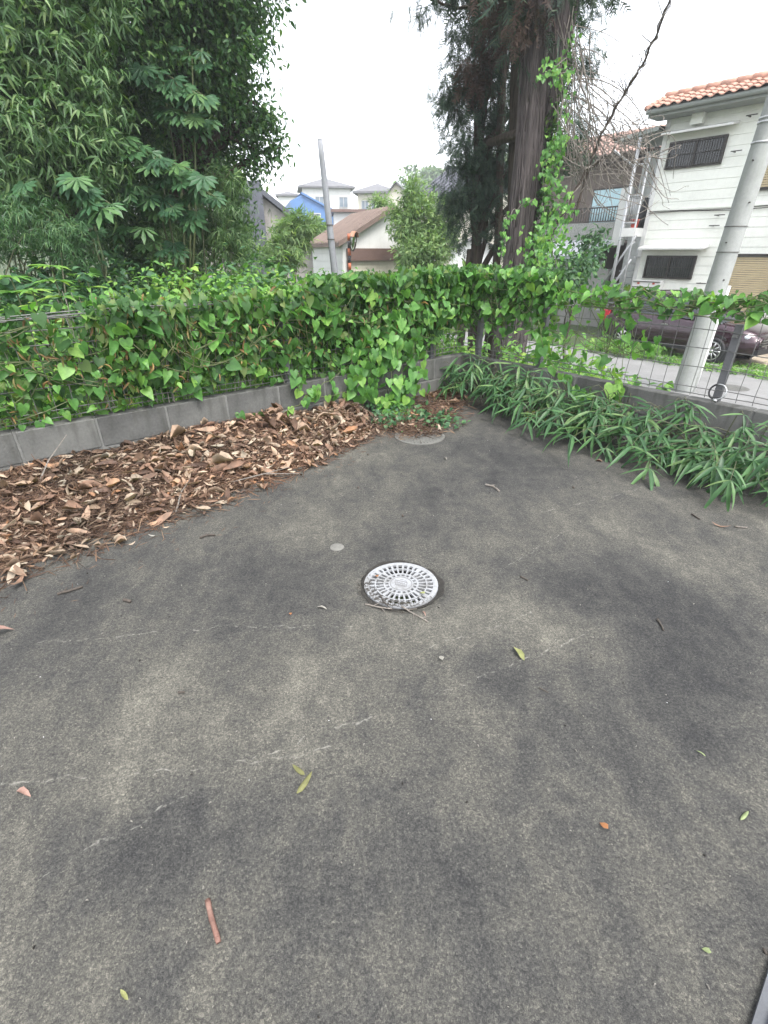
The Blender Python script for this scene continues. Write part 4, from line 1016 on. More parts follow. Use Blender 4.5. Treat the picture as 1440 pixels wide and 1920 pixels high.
SASA = [t_lance(.066, .45, .25, .05), t_lance(.06, .35, .5, -.08), t_lance(.075, .5, .12, .1), t_lance(.066, .4, .7, 0), t_lance(.055, .4, .35, .15)]
DEADT = [t_dead(i) for i in range(9)]
def rand_dirs(n, mean, sd): return unit(np.asarray(mean, float)[None] + rng.normal(0, sd, (n, 3)))

# ---------------------------------------------------------------- crowns
def pxblob(px, py, Y, rpx, rzpx, ry):
    c = atY(px, py, Y); k = Y / 1027.0
    return np.array(c), np.array([rpx * k, ry, rzpx * k * .95])
def crown_arrays(blobs, n_cl, per, spread, tpl, size, inner=.35, tip_down=.35, up=.8, jit=.55, szvar=.3, flat=.6):
    """clumps of leaves spread through the blobs, densest near their skins"""
    vol = np.array([np.prod(b[1]) ** (2 / 3) for b in blobs]); pick = rng.choice(len(blobs), n_cl, p=vol / vol.sum())
    C = np.array([b[0] for b in blobs])[pick]; Rr = np.array([b[1] for b in blobs])[pick]
    d = unit(rng.normal(0, 1, (n_cl, 3))); rad = (inner + (1 - inner) * rng.random((n_cl, 1)) ** .6)
    cc = C + d * Rr * rad
    keep = np.ones(n_cl, bool)
    idx = np.repeat(np.arange(n_cl), per); m = len(idx)
    csz = rng.uniform(.6, 1.35, n_cl)[idx][:, None]
    P = cc[idx] + rng.normal(0, 1, (m, 3)) * np.array([spread, spread, spread * flat]) * csz
    out = unit(d[idx] + rng.normal(0, .35, (m, 3)))
    tip = unit(out * .8 + np.array([0, 0, -tip_down]) + rng.normal(0, jit, (m, 3)))
    nr = unit(out * .45 + np.array([0, 0, up]) + rng.normal(0, jit * .7, (m, 3)))
    sc = size * rng.uniform(1 - szvar, 1 + szvar, m)
    if isinstance(tpl, list):
        VV, FF, o = [], [], 0
        for i, t in enumerate(tpl):
            s = slice(i, None, len(tpl)); a, b = scatter(t, P[s], tip[s], nr[s], sc[s]); VV.append(a); FF.append(b + o); o += len(a)
        return np.concatenate(VV), np.concatenate(FF)
    return scatter(tpl, P, tip, nr, sc)
def limbs(base, targets, r0, wander=.25, seed=1):
    """a tapered trunk with limbs reaching towards the crown's clumps"""
    r = random.Random(seed); mb = MB(); top = Vector(targets[0]); n = 9
    tr = [Vector(base).lerp(top, i / n) + Vector((r.uniform(-1, 1), r.uniform(-1, 1), 0)) * wander * .25 * (i / n) for i in range(n + 1)]
    mb.tube(tr, [r0 * (1 - .8 * i / n) for i in range(n + 1)], 10)
    for t in targets[1:]:
        t = Vector(t); k = r.randint(3, 7); a = tr[k]; pts = []
        for i in range(7):
            q = i / 6; p = a.lerp(t, q); p.z += .18 * math.sin(q * math.pi) * (t - a).length * .4; pts.append(p + Vector((r.uniform(-1, 1), r.uniform(-1, 1), r.uniform(-1, 1))) * wander * .15 * (1 if 0 < i else 0))
        mb.tube(pts, [r0 * .42 * (1 - .85 * i / 6) for i in range(7)], 7)
    return mb
def tree(name, base, blobs, label, leafmat, tpl, n_cl, per, spread, size, r0=.14, barkm='bark_dark', cat='tree', group=None, tn='trunk', **kw):
    base = Vector(base); root = empty(name, base, label, cat, group)
    tg = [Vector(blobs[0][0]) + Vector((0, 0, blobs[0][1][2] * .5))] + [Vector(b[0]) for b in blobs[1:]] + [Vector(b[0]) + Vector((random.uniform(-1, 1) * b[1][0] * .6, random.uniform(-1, 1) * b[1][1] * .6, random.uniform(-.5, .6) * b[1][2])) for b in blobs]
    limbs(base, tg, r0, .3, len(blobs)).build(tn, M[barkm], root, True)
    v, f = crown_arrays(blobs, n_cl, per, spread, tpl, size, **kw)
    np_obj('crown', v, f, M[leafmat], root)
    return root
def gp(px, py, Y):
    p = atY(px, py, Y); p.z = float(hgt(p.x, p.y)); return p

B1 = [pxblob(*b) for b in [(340, 40, 9.6, 150, 110, 1.1), (405, 80, 10, 62, 110, .9), (415, 190, 10, 46, 50, .7), (470, 230, 10, 30, 36, .35), (512, 262, 10, 20, 30, .25), (500, 215, 10, 22, 14, .2), (480, 300, 10, 14, 20, .2), (300, 200, 10.2, 130, 120, 1.0), (330, -180, 9.6, 190, 160, 1.5), (412, 330, 10.4, 44, 80, .7), (250, 330, 10.4, 150, 120, .9), (440, 430, 10.2, 24, 70, .5), (300, 450, 9.8, 160, 70, .7), (440, -60, 10, 34, 90, .7)]]
tree('evergreen_tree', gp(330, 520, 10.2), B1, 'tall dark broadleaf evergreen at left, its edge ragged against the white sky', 'broad', [t_broad(.2), t_broad(.25, .2, .4)], 1900, 38, .13, .085, .2, flat=.7, inner=.2, jit=.8)
B2 = [pxblob(*b) for b in [(150, 40, 8.6, 130, 130, 1.0), (60, -60, 8.2, 150, 120, 1.0), (190, -180, 8.8, 180, 140, 1.2), (200, 170, 9.0, 90, 110, .8), (40, 200, 8.6, 110, 140, .8), (-120, 60, 8.2, 160, 190, 1.0), (100, 360, 8.8, 160, 130, .7)]]
tree('evergreen_tree', gp(110, 520, 8.9), B2, 'dark broadleaf evergreen behind the bamboo at the left edge', 'broad', [t_broad(.22), t_broad(.18, .3, .4)], 1200, 36, .13, .085, .17, flat=.7, inner=.2, jit=.8)

def bamboo(px, py, Y, blobs, label, n_cl, per, size, culms, mat='bamboo', spread=.10, w=.05):
    base = gp(px, py, Y); bl = [pxblob(*b) for b in blobs]; root = empty('bamboo_clump', base, label, 'bamboo')
    for k in range(culms):
        b = bl[k % len(bl)]; t = Vector(b[0]) + Vector((random.uniform(-.8, .8) * b[1][0], random.uniform(-.6, .6) * b[1][1], random.uniform(0, .9) * b[1][2]))
        a = base + Vector((random.uniform(-1, 1) * bl[0][1][0], random.uniform(-.5, .5), 0)); a.z = float(hgt(a.x, a.y)); pts = []
        for i in range(8):
            q = i / 7; p = a.lerp(t, q ** 1.25); p.z = a.z + (t.z - a.z) * (1 - (1 - q) ** 1.6); pts.append(p)
        MB().tube(pts, [.013 * (1 - .75 * i / 7) for i in range(8)], 6).build('culm', M['culm'], root, True)
    fans = [t_fan(3, w, 50, .5, 3), t_fan(2, w, 30, .7, 4), t_fan(4, w * .9, 65, .4, 5)] if w > .08 else [t_fan(5, w, 50, .5, 3), t_fan(4, w, 40, .7, 4), t_fan(6, w * .9, 60, .4, 5)]
    v, f = crown_arrays(bl, n_cl, per, spread, fans, size, inner=.4, tip_down=.6, up=.6, jit=.5)
    np_obj('foliage', v, f, M[mat], root); return root
bamboo(80, 520, 7.2, [(50, 60, 7.0, 95, 110, .6), (125, 190, 7.2, 80, 100, .6), (50, 290, 6.8, 105, 100, .6), (165, 300, 7.2, 50, 70, .5), (-60, 180, 6.6, 90, 200, .6), (90, -90, 7.2, 110, 100, .6), (130, 120, 7.2, 70, 60, .5)],
       'tall grey green bamboo leaning in from the left edge', 560, 13, .145, 16, 'bamboo', .15, .095)
bamboo(60, 520, 6.0, [(55, 425, 6.0, 95, 50, .35), (120, 450, 6.1, 40, 45, .3), (-50, 430, 5.9, 80, 60, .35)], 'low fine leaved bamboo at the foot of the left thicket', 190, 7, .11, 8, 'sasa', .07, .04)
bamboo(420, 520, 9.0, [(430, 400, 9.0, 40, 80, .4), (445, 480, 8.8, 42, 40, .4), (390, 400, 9.2, 42, 70, .4), (330, 470, 9.0, 70, 40, .4)], 'drooping bamboo at the right foot of the dark evergreen', 260, 7, .13, 9, 'bamboo', .08, .045)

# lobed-leaf shrubs: every big leaf a part
def lobed(px, py, Y, rows, label):
    base = gp(px, py, Y); root = empty('lobed_shrub', base, label, 'shrub'); P, tp, nr, sc = [], [], [], []
    mb = MB()
    for x0, y0, x1, y1, n, s in rows:
        for k in range(n):
            q = (k + .5) / n; p = Vector(atY(x0 + (x1 - x0) * q + random.uniform(-13, 13), y0 + (y1 - y0) * q + random.uniform(-14, 14), Y + random.uniform(-.25, .25)))
            P.append(p); d = Vector((random.uniform(-.5, .9), -1.0, random.uniform(-.9, -.3))); tp.append(d.normalized()); nr.append(Vector((random.uniform(-.3, .3), -.55, .9)).normalized()); sc.append(s * random.uniform(.75, 1.15))
        e = Vector(atY((x0 + x1) / 2, (y0 + y1) / 2, Y + .4)); a = base.copy()
        mb.tube([a, a.lerp(e, .5) + Vector((.1, .1, .25)), e], [.02, .016, .009], 6)
        for p in P[-n:]: mb.tube([e.lerp(p, .1), e.lerp(p, .6) + Vector((0, 0, .04)), p], .005, 4)
    mb.build('stem', M['stem'], root, True)
    leaf_objects([t_palm(8, .25), t_palm(7, .4), t_palm(9, .15)], 'leaf', np.array(P), np.array(tp), np.array(nr), np.array(sc), M['fatsia'], root)
lobed(330, 520, 8.4, [(220, 115, 390, 185, 28, .24), (290, 195, 385, 240, 22, .24), (330, 85, 390, 125, 4, .2)], 'lobed leaf shrub high up in the dark evergreen')
lobed(300, 520, 7.6, [(225, 265, 370, 340, 36, .24), (230, 345, 360, 405, 30, .24), (280, 310, 400, 370, 16, .22), (220, 430, 350, 470, 12, .22)], 'lobed leaf shrub with layered sprays below the dark evergreen')
lobed(160, 520, 6.4, [(120, 335, 200, 395, 17, .24), (150, 400, 175, 430, 4, .2), (5, 345, 60, 365, 4, .24)], 'lobed leaf shrub in front of the left bamboo')

# ---------------------------------------------------------------- cedar: two fused stems with shaggy bark
cb = atY(975, 500, 9.0); cb.z = float(hgt(cb.x, cb.y)) - .05
cedar = empty('cedar_tree', cb, 'massive cedar with shaggy fluted trunk just beyond the fence corner', 'tree')
def fluted(path, rads, n=44, seed=0, flute=.06):
    r = np.random.default_rng(seed); mb = MB(); ph = r.uniform(0, 6.28, 8); m = len(path)
    for i, (p, rr) in enumerate(zip(path, rads)):
        t = i / (m - 1)
        for k in range(n):
            a = 2 * math.pi * k / n
            q = 1 + flute * (math.sin(5 * a + ph[0] + 1.5 * t) * .9 + math.sin(9 * a + ph[1] - 2.2 * t) * .8 + math.sin(17 * a + ph[2] + 3 * t) * .55 + math.sin(23 * a + ph[3] + 2 * math.sin(6 * t)) * .4)
            mb.v.append((p[0] + rr * q * math.cos(a), p[1] + rr * q * math.sin(a), p[2]))
    for i in range(m - 1):
        for k in range(n):
            a = i * n + k; b = i * n + (k + 1) % n; mb.f.append((a, b, b + n, a + n))
    return mb
def stem_path(anchors, Y, n=60):
    """smooth path up through anchor pixels (x, y, half width in px) at distance Y, carried on down to the ground"""
    A = [(Vector(atY(x, y, Y)), w * Y / 1027) for x, y, w in anchors]; zz = [a[0].z for a in A]; zs = np.linspace(cb.z, zz[-1], n)
    X = np.interp(zs, zz, [a[0].x for a in A]); Rr = np.interp(zs, zz, [a[1] for a in A]); k = np.ones(7) / 7
    Xs = np.convolve(np.pad(X, 3, 'edge'), k, 'valid'); Rs = np.convolve(np.pad(Rr, 3, 'edge'), k, 'valid')
    return [Vector((x, A[0][0].y, z)) for x, z in zip(Xs, zs)], list(Rs)
pA, rA = stem_path([(965, 525, 27), (970, 488, 21), (976, 406, 21), (992, 271, 21), (998, 163, 20), (1005, 50, 20), (1010, 0, 20), (1020, -180, 19)], 8.9)
pB, rB = stem_path([(978, 525, 24), (982, 470, 17), (988, 406, 17), (1006, 271, 20), (1030, 163, 22), (1046, 50, 24), (1052, 0, 25), (1072, -180, 25)], 9.08)
fluted(pA, rA, 60, 1, .06).build('trunk', M['bark'], cedar, True)
fluted(pB, rB, 56, 2, .065).build('second_stem', M['bark'], cedar, True)
# strips of bark that stand off the trunk
mb = MB(); r_ = random.Random(5)
for k in range(420):
    pth, rd_ = (pA, rA) if k % 2 else (pB, rB); a = r_.uniform(3.0, 6.5); i0 = r_.randint(0, 48); L = r_.randint(4, 11); pts = []
    for i in range(i0, min(i0 + L, 59)):
        aa = a + .06 * math.sin(i + k); pts.append(pth[i] + Vector((math.cos(aa), math.sin(aa), 0)) * rd_[i] * 1.03)
    mm = len(pts)
    if mm > 2: mb.tube(pts, [.004 + .009 * math.sin(math.pi * (j + .3) / mm) for j in range(mm)], 4)
mb.build('bark_strips', M['bark'], cedar, True)
BC = [pxblob(*b) for b in [(985, 25, 8.7, 40, 45, .4), (1000, -110, 9.0, 140, 100, 1.0), (1010, 70, 8.75, 25, 40, .2)]]
v, f = crown_arrays(BC[:2], 130, 5, .09, [t_spray(1), t_spray(2)], .24, tip_down=1.6, up=.2, inner=.1); np_obj('dead_crown', v, f, M['rust'], cedar)
v, f = crown_arrays([BC[2], BC[1]], 120, 5, .10, [t_spray(3)], .30, tip_down=1.2, up=.3, inner=.1); np_obj('crown', v, f, M['conifer'], cedar)
# dark conifer standing behind and to the left of it
BK = [pxblob(*b) for b in [(905, 60, 10.6, 62, 110, .6), (890, 190, 10.6, 48, 80, .6), (905, 300, 10.6, 66, 70, .6), (880, 400, 10.6, 48, 55, .5), (950, 430, 10.6, 35, 60, .5), (940, 150, 10.8, 50, 130, .5), (1072, 130, 10.8, 34, 120, .4), (1070, 270, 10.8, 34, 60, .4), (845, 180, 10.6, 22, 50, .4), (850, 380, 10.6, 28, 50, .4), (900, -110, 10.6, 130, 110, .9), (1060, -80, 10.8, 90, 120, .8), (870, 290, 10.4, 40, 40, .4), (925, 340, 10.6, 55, 60, .5)]]
root = tree('conifer_tree', gp(905, 500, 10.7), BK, 'dark hanging conifer with sky showing through, left of the cedar trunk', 'conifer', [t_spray(5), t_spray(6, 8, .4, .7)], 1050, 7, .11, .18, .15, tip_down=.9, up=.35, inner=.15)
MB().tube([Vector(atY(*q)) for q in ((985, 250, 9.3), (950, 258, 9.7), (918, 268, 10.2), (903, 300, 10.4), (893, 345, 10.5), (880, 380, 10.5))], [.09, .075, .065, .055, .045, .03], 9).build('limb', M['bark_dark'], root, True)
for sx in ((962, 975, 9.9, .11), (935, 945, 10.4, .07)):
    MB().tube([gp(sx[0], 500, sx[2])] + [Vector(atY(sx[0] + (sx[1] - sx[0]) * k / 5, 430 - 90 * k, sx[2])) for k in range(6)], sx[3], 10).build('stem', M['bark_dark'], root, True)
for px in (870, 925, 950):
    a = gp(px, 500, 10.5); MB().tube([a, a + Vector((.05, 0, 1.2)), a + Vector((.1, .1, 2.6))], [.09, .08, .05], 9).build('stem', M['bark_dark'], root, True)
v, f = crown_arrays([pxblob(890, 140, 10.2, 25, 25, .2), pxblob(920, 60, 10.2, 25, 30, .2)], 26, 5, .09, [t_spray(7)], .28, tip_down=1.2); np_obj('dead_spray', v, f, M['rust'], root)

# ivy up the trunk
def ivy(name, label, paths, n, size, mat='vine', jit=14, Yj=.12, cat='vine'):
    base = Vector(atY(*paths[0][0])); root = empty(name, base, label, cat); P = []; mb = MB()
    for path in paths:
        pts = [Vector(atY(*q)) for q in path]; fine = []
        for i in range(len(pts) - 1):
            for k in range(5): fine.append(pts[i].lerp(pts[i + 1], k / 5) + Vector((random.uniform(-1, 1), random.uniform(-1, 0), random.uniform(-1, 1))) * .025)
        fine.append(pts[-1]); mb.tube(fine, .006, 5)
        for k in range(int(n * len(path) / sum(len(p) for p in paths))):
            i = random.randrange(len(fine) - 1); p = fine[i].lerp(fine[i + 1], random.random()); s = jit * p.y / 1027
            P.append(p + Vector((random.gauss(0, s), -abs(random.gauss(0, Yj)), random.gauss(0, s))))
    mb.build('stem', M['twig'], root, True); P = np.array(P); m = len(P)
    leaf_objects([HEART[0], HEART[1], HEART[2]], 'leaf', P, rand_dirs(m, (0, -.4, -1), .45), rand_dirs(m, (0, -1, .5), .4), size * rng.uniform(.6, 1.25, m), M[mat], root)
ivy('ivy', 'bright green ivy climbing the right edge of the cedar trunk', [[(1008, 490, 8.6), (1016, 430, 8.6), (1030, 340, 8.6), (1046, 250, 8.6), (1056, 150, 8.6), (1066, 60, 8.6)], [(1030, 290, 8.55), (1050, 260, 8.55), (1030, 330, 8.55)], [(1055, 140, 8.5), (1030, 135, 8.45), (1008, 148, 8.45)], [(1045, 250, 8.6), (1022, 300, 8.5), (1018, 350, 8.5)]], 300, .058, jit=8, Yj=.10)
v, f = crown_arrays([pxblob(1022, 400, 8.9, 16, 60, .12), pxblob(1030, 300, 8.9, 14, 60, .12), pxblob(1046, 210, 8.9, 10, 60, .1), pxblob(1012, 470, 8.8, 22, 40, .15), pxblob(1060, 110, 8.95, 8, 60, .1)], 130, 14, .07, t_broad(.36, .2, .3), .055, inner=.1); root = empty('ivy', Vector(atY(1012, 495, 8.8)), 'dark small leaved ivy column clinging to the right flank of the cedar', 'vine'); np_obj('foliage', v, f, M['vine_shaded'], root)
MB().tube([Vector(atY(*q)) for q in ((1010, 500, 8.85), (1018, 420, 8.85), (1030, 320, 8.85), (1046, 210, 8.9), (1060, 90, 8.95))], .012, 6).build('stem', M['twig'], root, True)
ivy('ivy', 'pale ivy strand lying across the foot of the cedar trunk', [[(940, 450, 8.3), (958, 395, 8.3), (985, 385, 8.3), (1003, 372, 8.3)], [(945, 440, 8.3), (940, 480, 8.3)]], 46, .06, jit=4, Yj=.03)
ivy('ivy', 'leafy creeper heaped against the right foot of the cedar', [[(1040, 500, 8.3), (1030, 440, 8.4), (1050, 400, 8.4), (1040, 350, 8.5)], [(1010, 500, 8.2), (1000, 470, 8.2), (1020, 430, 8.3)]], 300, .065, jit=16)

# dead climbers hanging right of the cedar
def tangle(name, label, seeds):
    base = Vector(atY(1060, 480, 8.7)); root = empty(name, base, label, 'vine'); r = random.Random(3)
    for x0, y0, x1, y1, sag, rad in seeds:
        a = Vector(atY(x0, y0, r.uniform(8.3, 9.0))); b = Vector(atY(x1, y1, r.uniform(8.3, 9.2))); pts = []; wx, wz = r.uniform(-.1, .1), r.uniform(-.1, .1)
        for i in range(15):
            q = i / 14; p = a.lerp(b, q); s = math.sin(q * math.pi); p.z -= sag * s * (b - a).length * .3
            p += Vector((wx * math.sin(q * 9 + x0) * .6, .05 * math.sin(q * 7), wz * math.sin(q * 8 + y0) * .6)); pts.append(p)
        MB().tube(pts, [rad * (1.1 - .6 * i / 14) for i in range(15)], 5).build('dead_stem', M['twig'], root, True)
sd_ = []; r_ = random.Random(11)
for k in range(62):
    x0 = r_.uniform(1035, 1110); y0 = r_.uniform(40, 330); x1 = r_.uniform(1060, 1265); y1 = r_.uniform(200, 420)
    sd_.append((x0, y0, x1, y1, r_.uniform(-1.0, 1.2), r_.uniform(.0045, .009)))
for k in range(64):
    x0 = r_.uniform(1110, 1225); y0 = r_.uniform(225, 330); sd_.append((x0, y0, x0 + r_.uniform(-60, 90), y0 + r_.uniform(-30, 110), r_.uniform(-1.4, .8), r_.uniform(.004, .0075)))
for k in range(16):
    x0 = r_.uniform(1045, 1085); y0 = r_.uniform(-20, 200); sd_.append((x0, y0, x0 + r_.uniform(-10, 30), y0 + r_.uniform(120, 300), r_.uniform(-.3, .3), r_.uniform(.005, .009)))
for k in range(12):
    x0 = r_.uniform(1100, 1180); y0 = r_.uniform(200, 330); sd_.append((x0, y0, x0 + r_.uniform(20, 90), y0 - r_.uniform(100, 260), r_.uniform(-.3, .5), r_.uniform(.003, .005)))
tangle('dead_climber', 'tangle of bare grey climber stems between the cedar and the cream house', sd_)
def strand(name, label, path, rad, twigs, cat='branch'):
    pts = [Vector(atY(*q)) for q in path]; root = empty(name, pts[0], label, cat); fine = []
    for i in range(len(pts) - 1):
        for k in range(6): fine.append(pts[i].lerp(pts[i + 1], k / 6) + Vector((random.uniform(-1, 1), random.uniform(-1, 1), random.uniform(-1, 1))) * .012)
    fine.append(pts[-1]); MB().tube(fine, [rad * (1.2 - .5 * i / len(fine)) for i in range(len(fine))], 7).build('main_stem', M['bark_dark'], root, True)
    MB().tube([p + Vector((.03 * math.cos(i * 1.3), .03 * math.sin(i * 1.3), 0)) for i, p in enumerate(fine)], rad * .5, 5).build('twining_stem', M['twig'], root, True)
    for k in range(twigs):
        p = random.choice(fine); d = Vector((random.uniform(-.6, .5), random.uniform(-.2, .2), random.uniform(-.2, .6))) * random.uniform(.25, .8)
        MB().tube([p, p + d * .5 + Vector((0, 0, .06)), p + d], [.006, .004, .002], 4).build('twig', M['bark_dark'], root)
strand('hanging_branch', 'long bare branch sweeping up to the right of the cedar against white sky', [(1078, 400, 8.6), (1100, 325, 8.6), (1128, 250, 8.5), (1165, 185, 8.4), (1205, 120, 8.2), (1232, 60, 8.0), (1262, -20, 7.8)], .016, 40)
strand('hanging_branch', 'dark forked branch in front of the brown house balcony', [(1020, 470, 8.5), (1062, 390, 8.5), (1098, 320, 8.5), (1130, 300, 8.5)], .016, 10)
strand('hanging_branch', 'bare branch jutting left from the top of the dark conifer', [(900, 10, 10), (860, 15, 10), (825, 5, 10), (800, -30, 10)], .018, 10)

# ---------------------------------------------------------------- shrubs and trees beyond
BS = [pxblob(*b) for b in [(785, 415, 17.0, 42, 52, .9), (812, 465, 16.6, 36, 42, .8), (757, 412, 17.4, 26, 32, .6), (772, 362, 17.0, 14, 24, .4), (785, 475, 16.4, 38, 36, .8), (828, 425, 17, 26, 45, .6), (715, 388, 21.5, 20, 22, .5)]]
tree('shrub_tree', gp(780, 510, 16.8), BS, 'pale green feathery shrub tree right of the garage', 'pale', [t_broad(.16), t_fan(3, .09, 35, .3, 9)], 620, 15, .15, .15, .08, inner=.3)
BS2 = [pxblob(*b) for b in [(545, 455, 16.2, 30, 40, .6), (562, 425, 16.4, 22, 30, .5), (525, 475, 16, 25, 30, .5)]]
tree('shrub', gp(545, 510, 16.2), BS2, 'bushy bamboo like shrub between the grey house and the garage', 'pale', [t_fan(4, .07, 40, .4, 12)], 190, 9, .14, .24, .05, inner=.3, cat='shrub')
BS3 = [pxblob(*b) for b in [(592, 428, 24, 15, 18, .5), (600, 440, 24, 18, 14, .5)]]
tree('shrub', gp(595, 480, 24), BS3, 'small pale shrub showing above the left end of the garage roof', 'pale', [t_broad(.18)], 60, 12, .14, .22, .05, inner=.3, cat='shrub')
BR = [pxblob(*b) for b in [(1075, 505, 10.2, 35, 35, .5), (1105, 470, 11.0, 22, 40, .4), (1050, 520, 9.6, 30, 30, .5)]]
tree('shrub', gp(1080, 560, 10.4), BR, 'loose green shrub in front of the lean-to wall', 'fatsia', [t_broad(.26)], 110, 12, .12, .10, .03, inner=.2, cat='shrub')
# wooded hill far behind
hw_ = []
for k in range(34):
    x = random.uniform(9, 66); y = 128 + random.uniform(-26, 10); hw_.append((np.array([x, y, float(hgt(x, y)) + 2.6]), np.array([3.2, 3.2, 3.0]) * random.uniform(.7, 1.25)))
c0 = atY(800, 335, 118)
for k in range(9): hw_.append((np.array([c0.x + random.uniform(-3.5, 7), 118 + random.uniform(-3, 5), c0.z + random.uniform(-4, .6)]), np.array([2.4, 2.4, 2.4])))
v, f = crown_arrays(hw_, 900, 16, .6, t_broad(.3), .95, inner=.6); tag(np_obj('far_wood', v, f, M['farwood']), 'pale wooded hill far behind the houses', kind='stuff')

# ---------------------------------------------------------------- weeds behind the fences
def weeds(name, n, per, area, hfun, tpl, size, mat, label, lean=.25, up=1.0):
    """leafy stems standing on the ground"""
    uu = rng.uniform(area[0], area[1], n); vv = rng.uniform(area[2], area[3], n)
    x = K.x + U.x * uu + V.x * vv; y = K.y + U.y * uu + V.y * vv; z0 = hgt(x, y); h = hfun(uu, vv) * rng.uniform(.55, 1.1, n)
    ok = h > .05; x, y, z0, h = x[ok], y[ok], z0[ok], h[ok]; n = len(x)
    t = rng.uniform(.25, 1.0, (n, per)) ** .7; le = rng.normal(0, lean, (n, 1, 2)) * h[:, None, None]
    P = np.stack([x[:, None] + le[..., 0] * t ** 2, y[:, None] + le[..., 1] * t ** 2, z0[:, None] + h[:, None] * t], -1).reshape(-1, 3); m = len(P)
    P += rng.normal(0, .02, P.shape); az = rng.uniform(0, 6.28, m)
    tip = unit(np.stack([np.cos(az), np.sin(az), rng.normal(-.1, .4, m)], -1)); nr = rand_dirs(m, (0, -.15, up), .4)
    v, f = scatter(tpl, P, tip, nr, size * rng.uniform(.5, 1.25, m))
    # stems as thin three-sided slivers
    b = np.stack([x, y, z0], -1); e = b + np.stack([le[:, 0, 0], le[:, 0, 1], h], -1); w = .004
    sv = np.stack([b + [w, 0, 0], b - [w, 0, 0], e], 1).reshape(-1, 3); sf = np.arange(len(sv)).reshape(-1, 3) + len(v)
    return tag(np_obj(name, np.concatenate([v, sv]), np.concatenate([f, sf]), M[mat]), label, kind='stuff')
LV = lambda u, v: np.where(u < -2.2, .95, 1.15) + .10 * np.sin(u * 2.3) + .0 * v
weeds('weeds', 2300, 13, (-6.5, .3, -4.5, -.22), LV, t_broad(.26), .075, 'weed', 'bright leafy weeds crowding the back of the left fence')
weeds('weeds', 900, 10, (-2.5, 3.2, -9.5, -4.0), lambda u, v: 1.15 + .25 * np.sin(u * 1.7 + v) + .06 * (-v - 4), t_lance(.09, .4, .4), .20, 'weed', 'tall grassy weeds between the fence and the garage')
weeds('weeds', 3000, 11, (-9.5, -.5, -7.0, -2.5), lambda u, v: 1.2 + .25 * np.sin(u * 2.1 + v * 1.3), t_broad(.24), .13, 'fatsia', 'shaded undergrowth at the foot of the left trees')
weeds('weeds', 1300, 11, (.25, 2.8, -2.6, 1.9), lambda u, v: np.clip(.66 + .15 * np.sin(v * 3) - .12 * np.maximum(0, v - .8), .1, 2) + .0 * u, t_broad(.25), .09, 'weed', 'fresh green weeds on the bank behind the right fence')
weeds('weeds', 420, 8, (.25, 3.0, 1.2, 2.7), lambda u, v: .28 + 0 * u, t_lance(.08, .4, .4), .14, 'weed', 'low grass on the bank at the right end of the fence')
weeds('grass', 900, 7, (9.6, 10.9, -4.0, .8), lambda u, v: .16 + .25 * (v < -2) + 0 * u, t_lance(.09, .4, .5), .12, 'weed', 'rough grass growing along the kerb by the plum car')
weeds('grass', 1500, 7, (2.2, 6.5, -7, -.8), lambda u, v: .38 + .1 * np.sin(u * 3) + 0 * u, t_lance(.09, .4, .5), .2, 'weed', 'rough grass below the cedar towards the street')

def star_weed(px, py, Y, label, n=9, s=.2):
    p = Vector(atY(px, py, Y)); b = p.copy(); b.z = float(hgt(b.x, b.y)); root = empty('tall_weed', b, label, 'weed')
    MB().tube([b, b.lerp(p, .5) + Vector((.03, 0, 0)), p], [.012, .009, .006], 6).build('stem', M['stem'], root, True); P, tp, nr, sc = [], [], [], []
    for w, zz in ((n, 0), (n - 2, -.12), (n - 2, -.26)):
        for k in range(w):
            a = 6.28 * k / w + zz * 9; d = Vector((math.cos(a), math.sin(a), .25 - .15 * random.random())); P.append(p + Vector((0, 0, zz))); tp.append(d.normalized()); nr.append(Vector((0, -.1, 1))); sc.append(s * random.uniform(.75, 1.1) * (1 + abs(zz)))
    leaf_objects([t_lance(.12, .3, .35), t_lance(.14, .3, .2)], 'leaf', np.array(P), np.array(tp), np.array(nr), np.array(sc), M['weed'], root)
star_weed(95, 500, 5.0, 'tall weed with a star of long pointed leaves at the left'); star_weed(20, 520, 4.6, 'tall pointed leaf weed at the left frame edge'); star_weed(160, 515, 5.4, 'pointed leaf weed right of the tallest one', 8, .17)
star_weed(60, 545, 4.5, 'shorter pointed leaf weed just above the left fence', 8, .16)
star_weed(275, 520, 6.0, 'pointed leaf weed before the dark evergreen', 8, .18); star_weed(905, 505, 6.3, 'upright weed shoot above the vines left of the cedar', 7, .12)

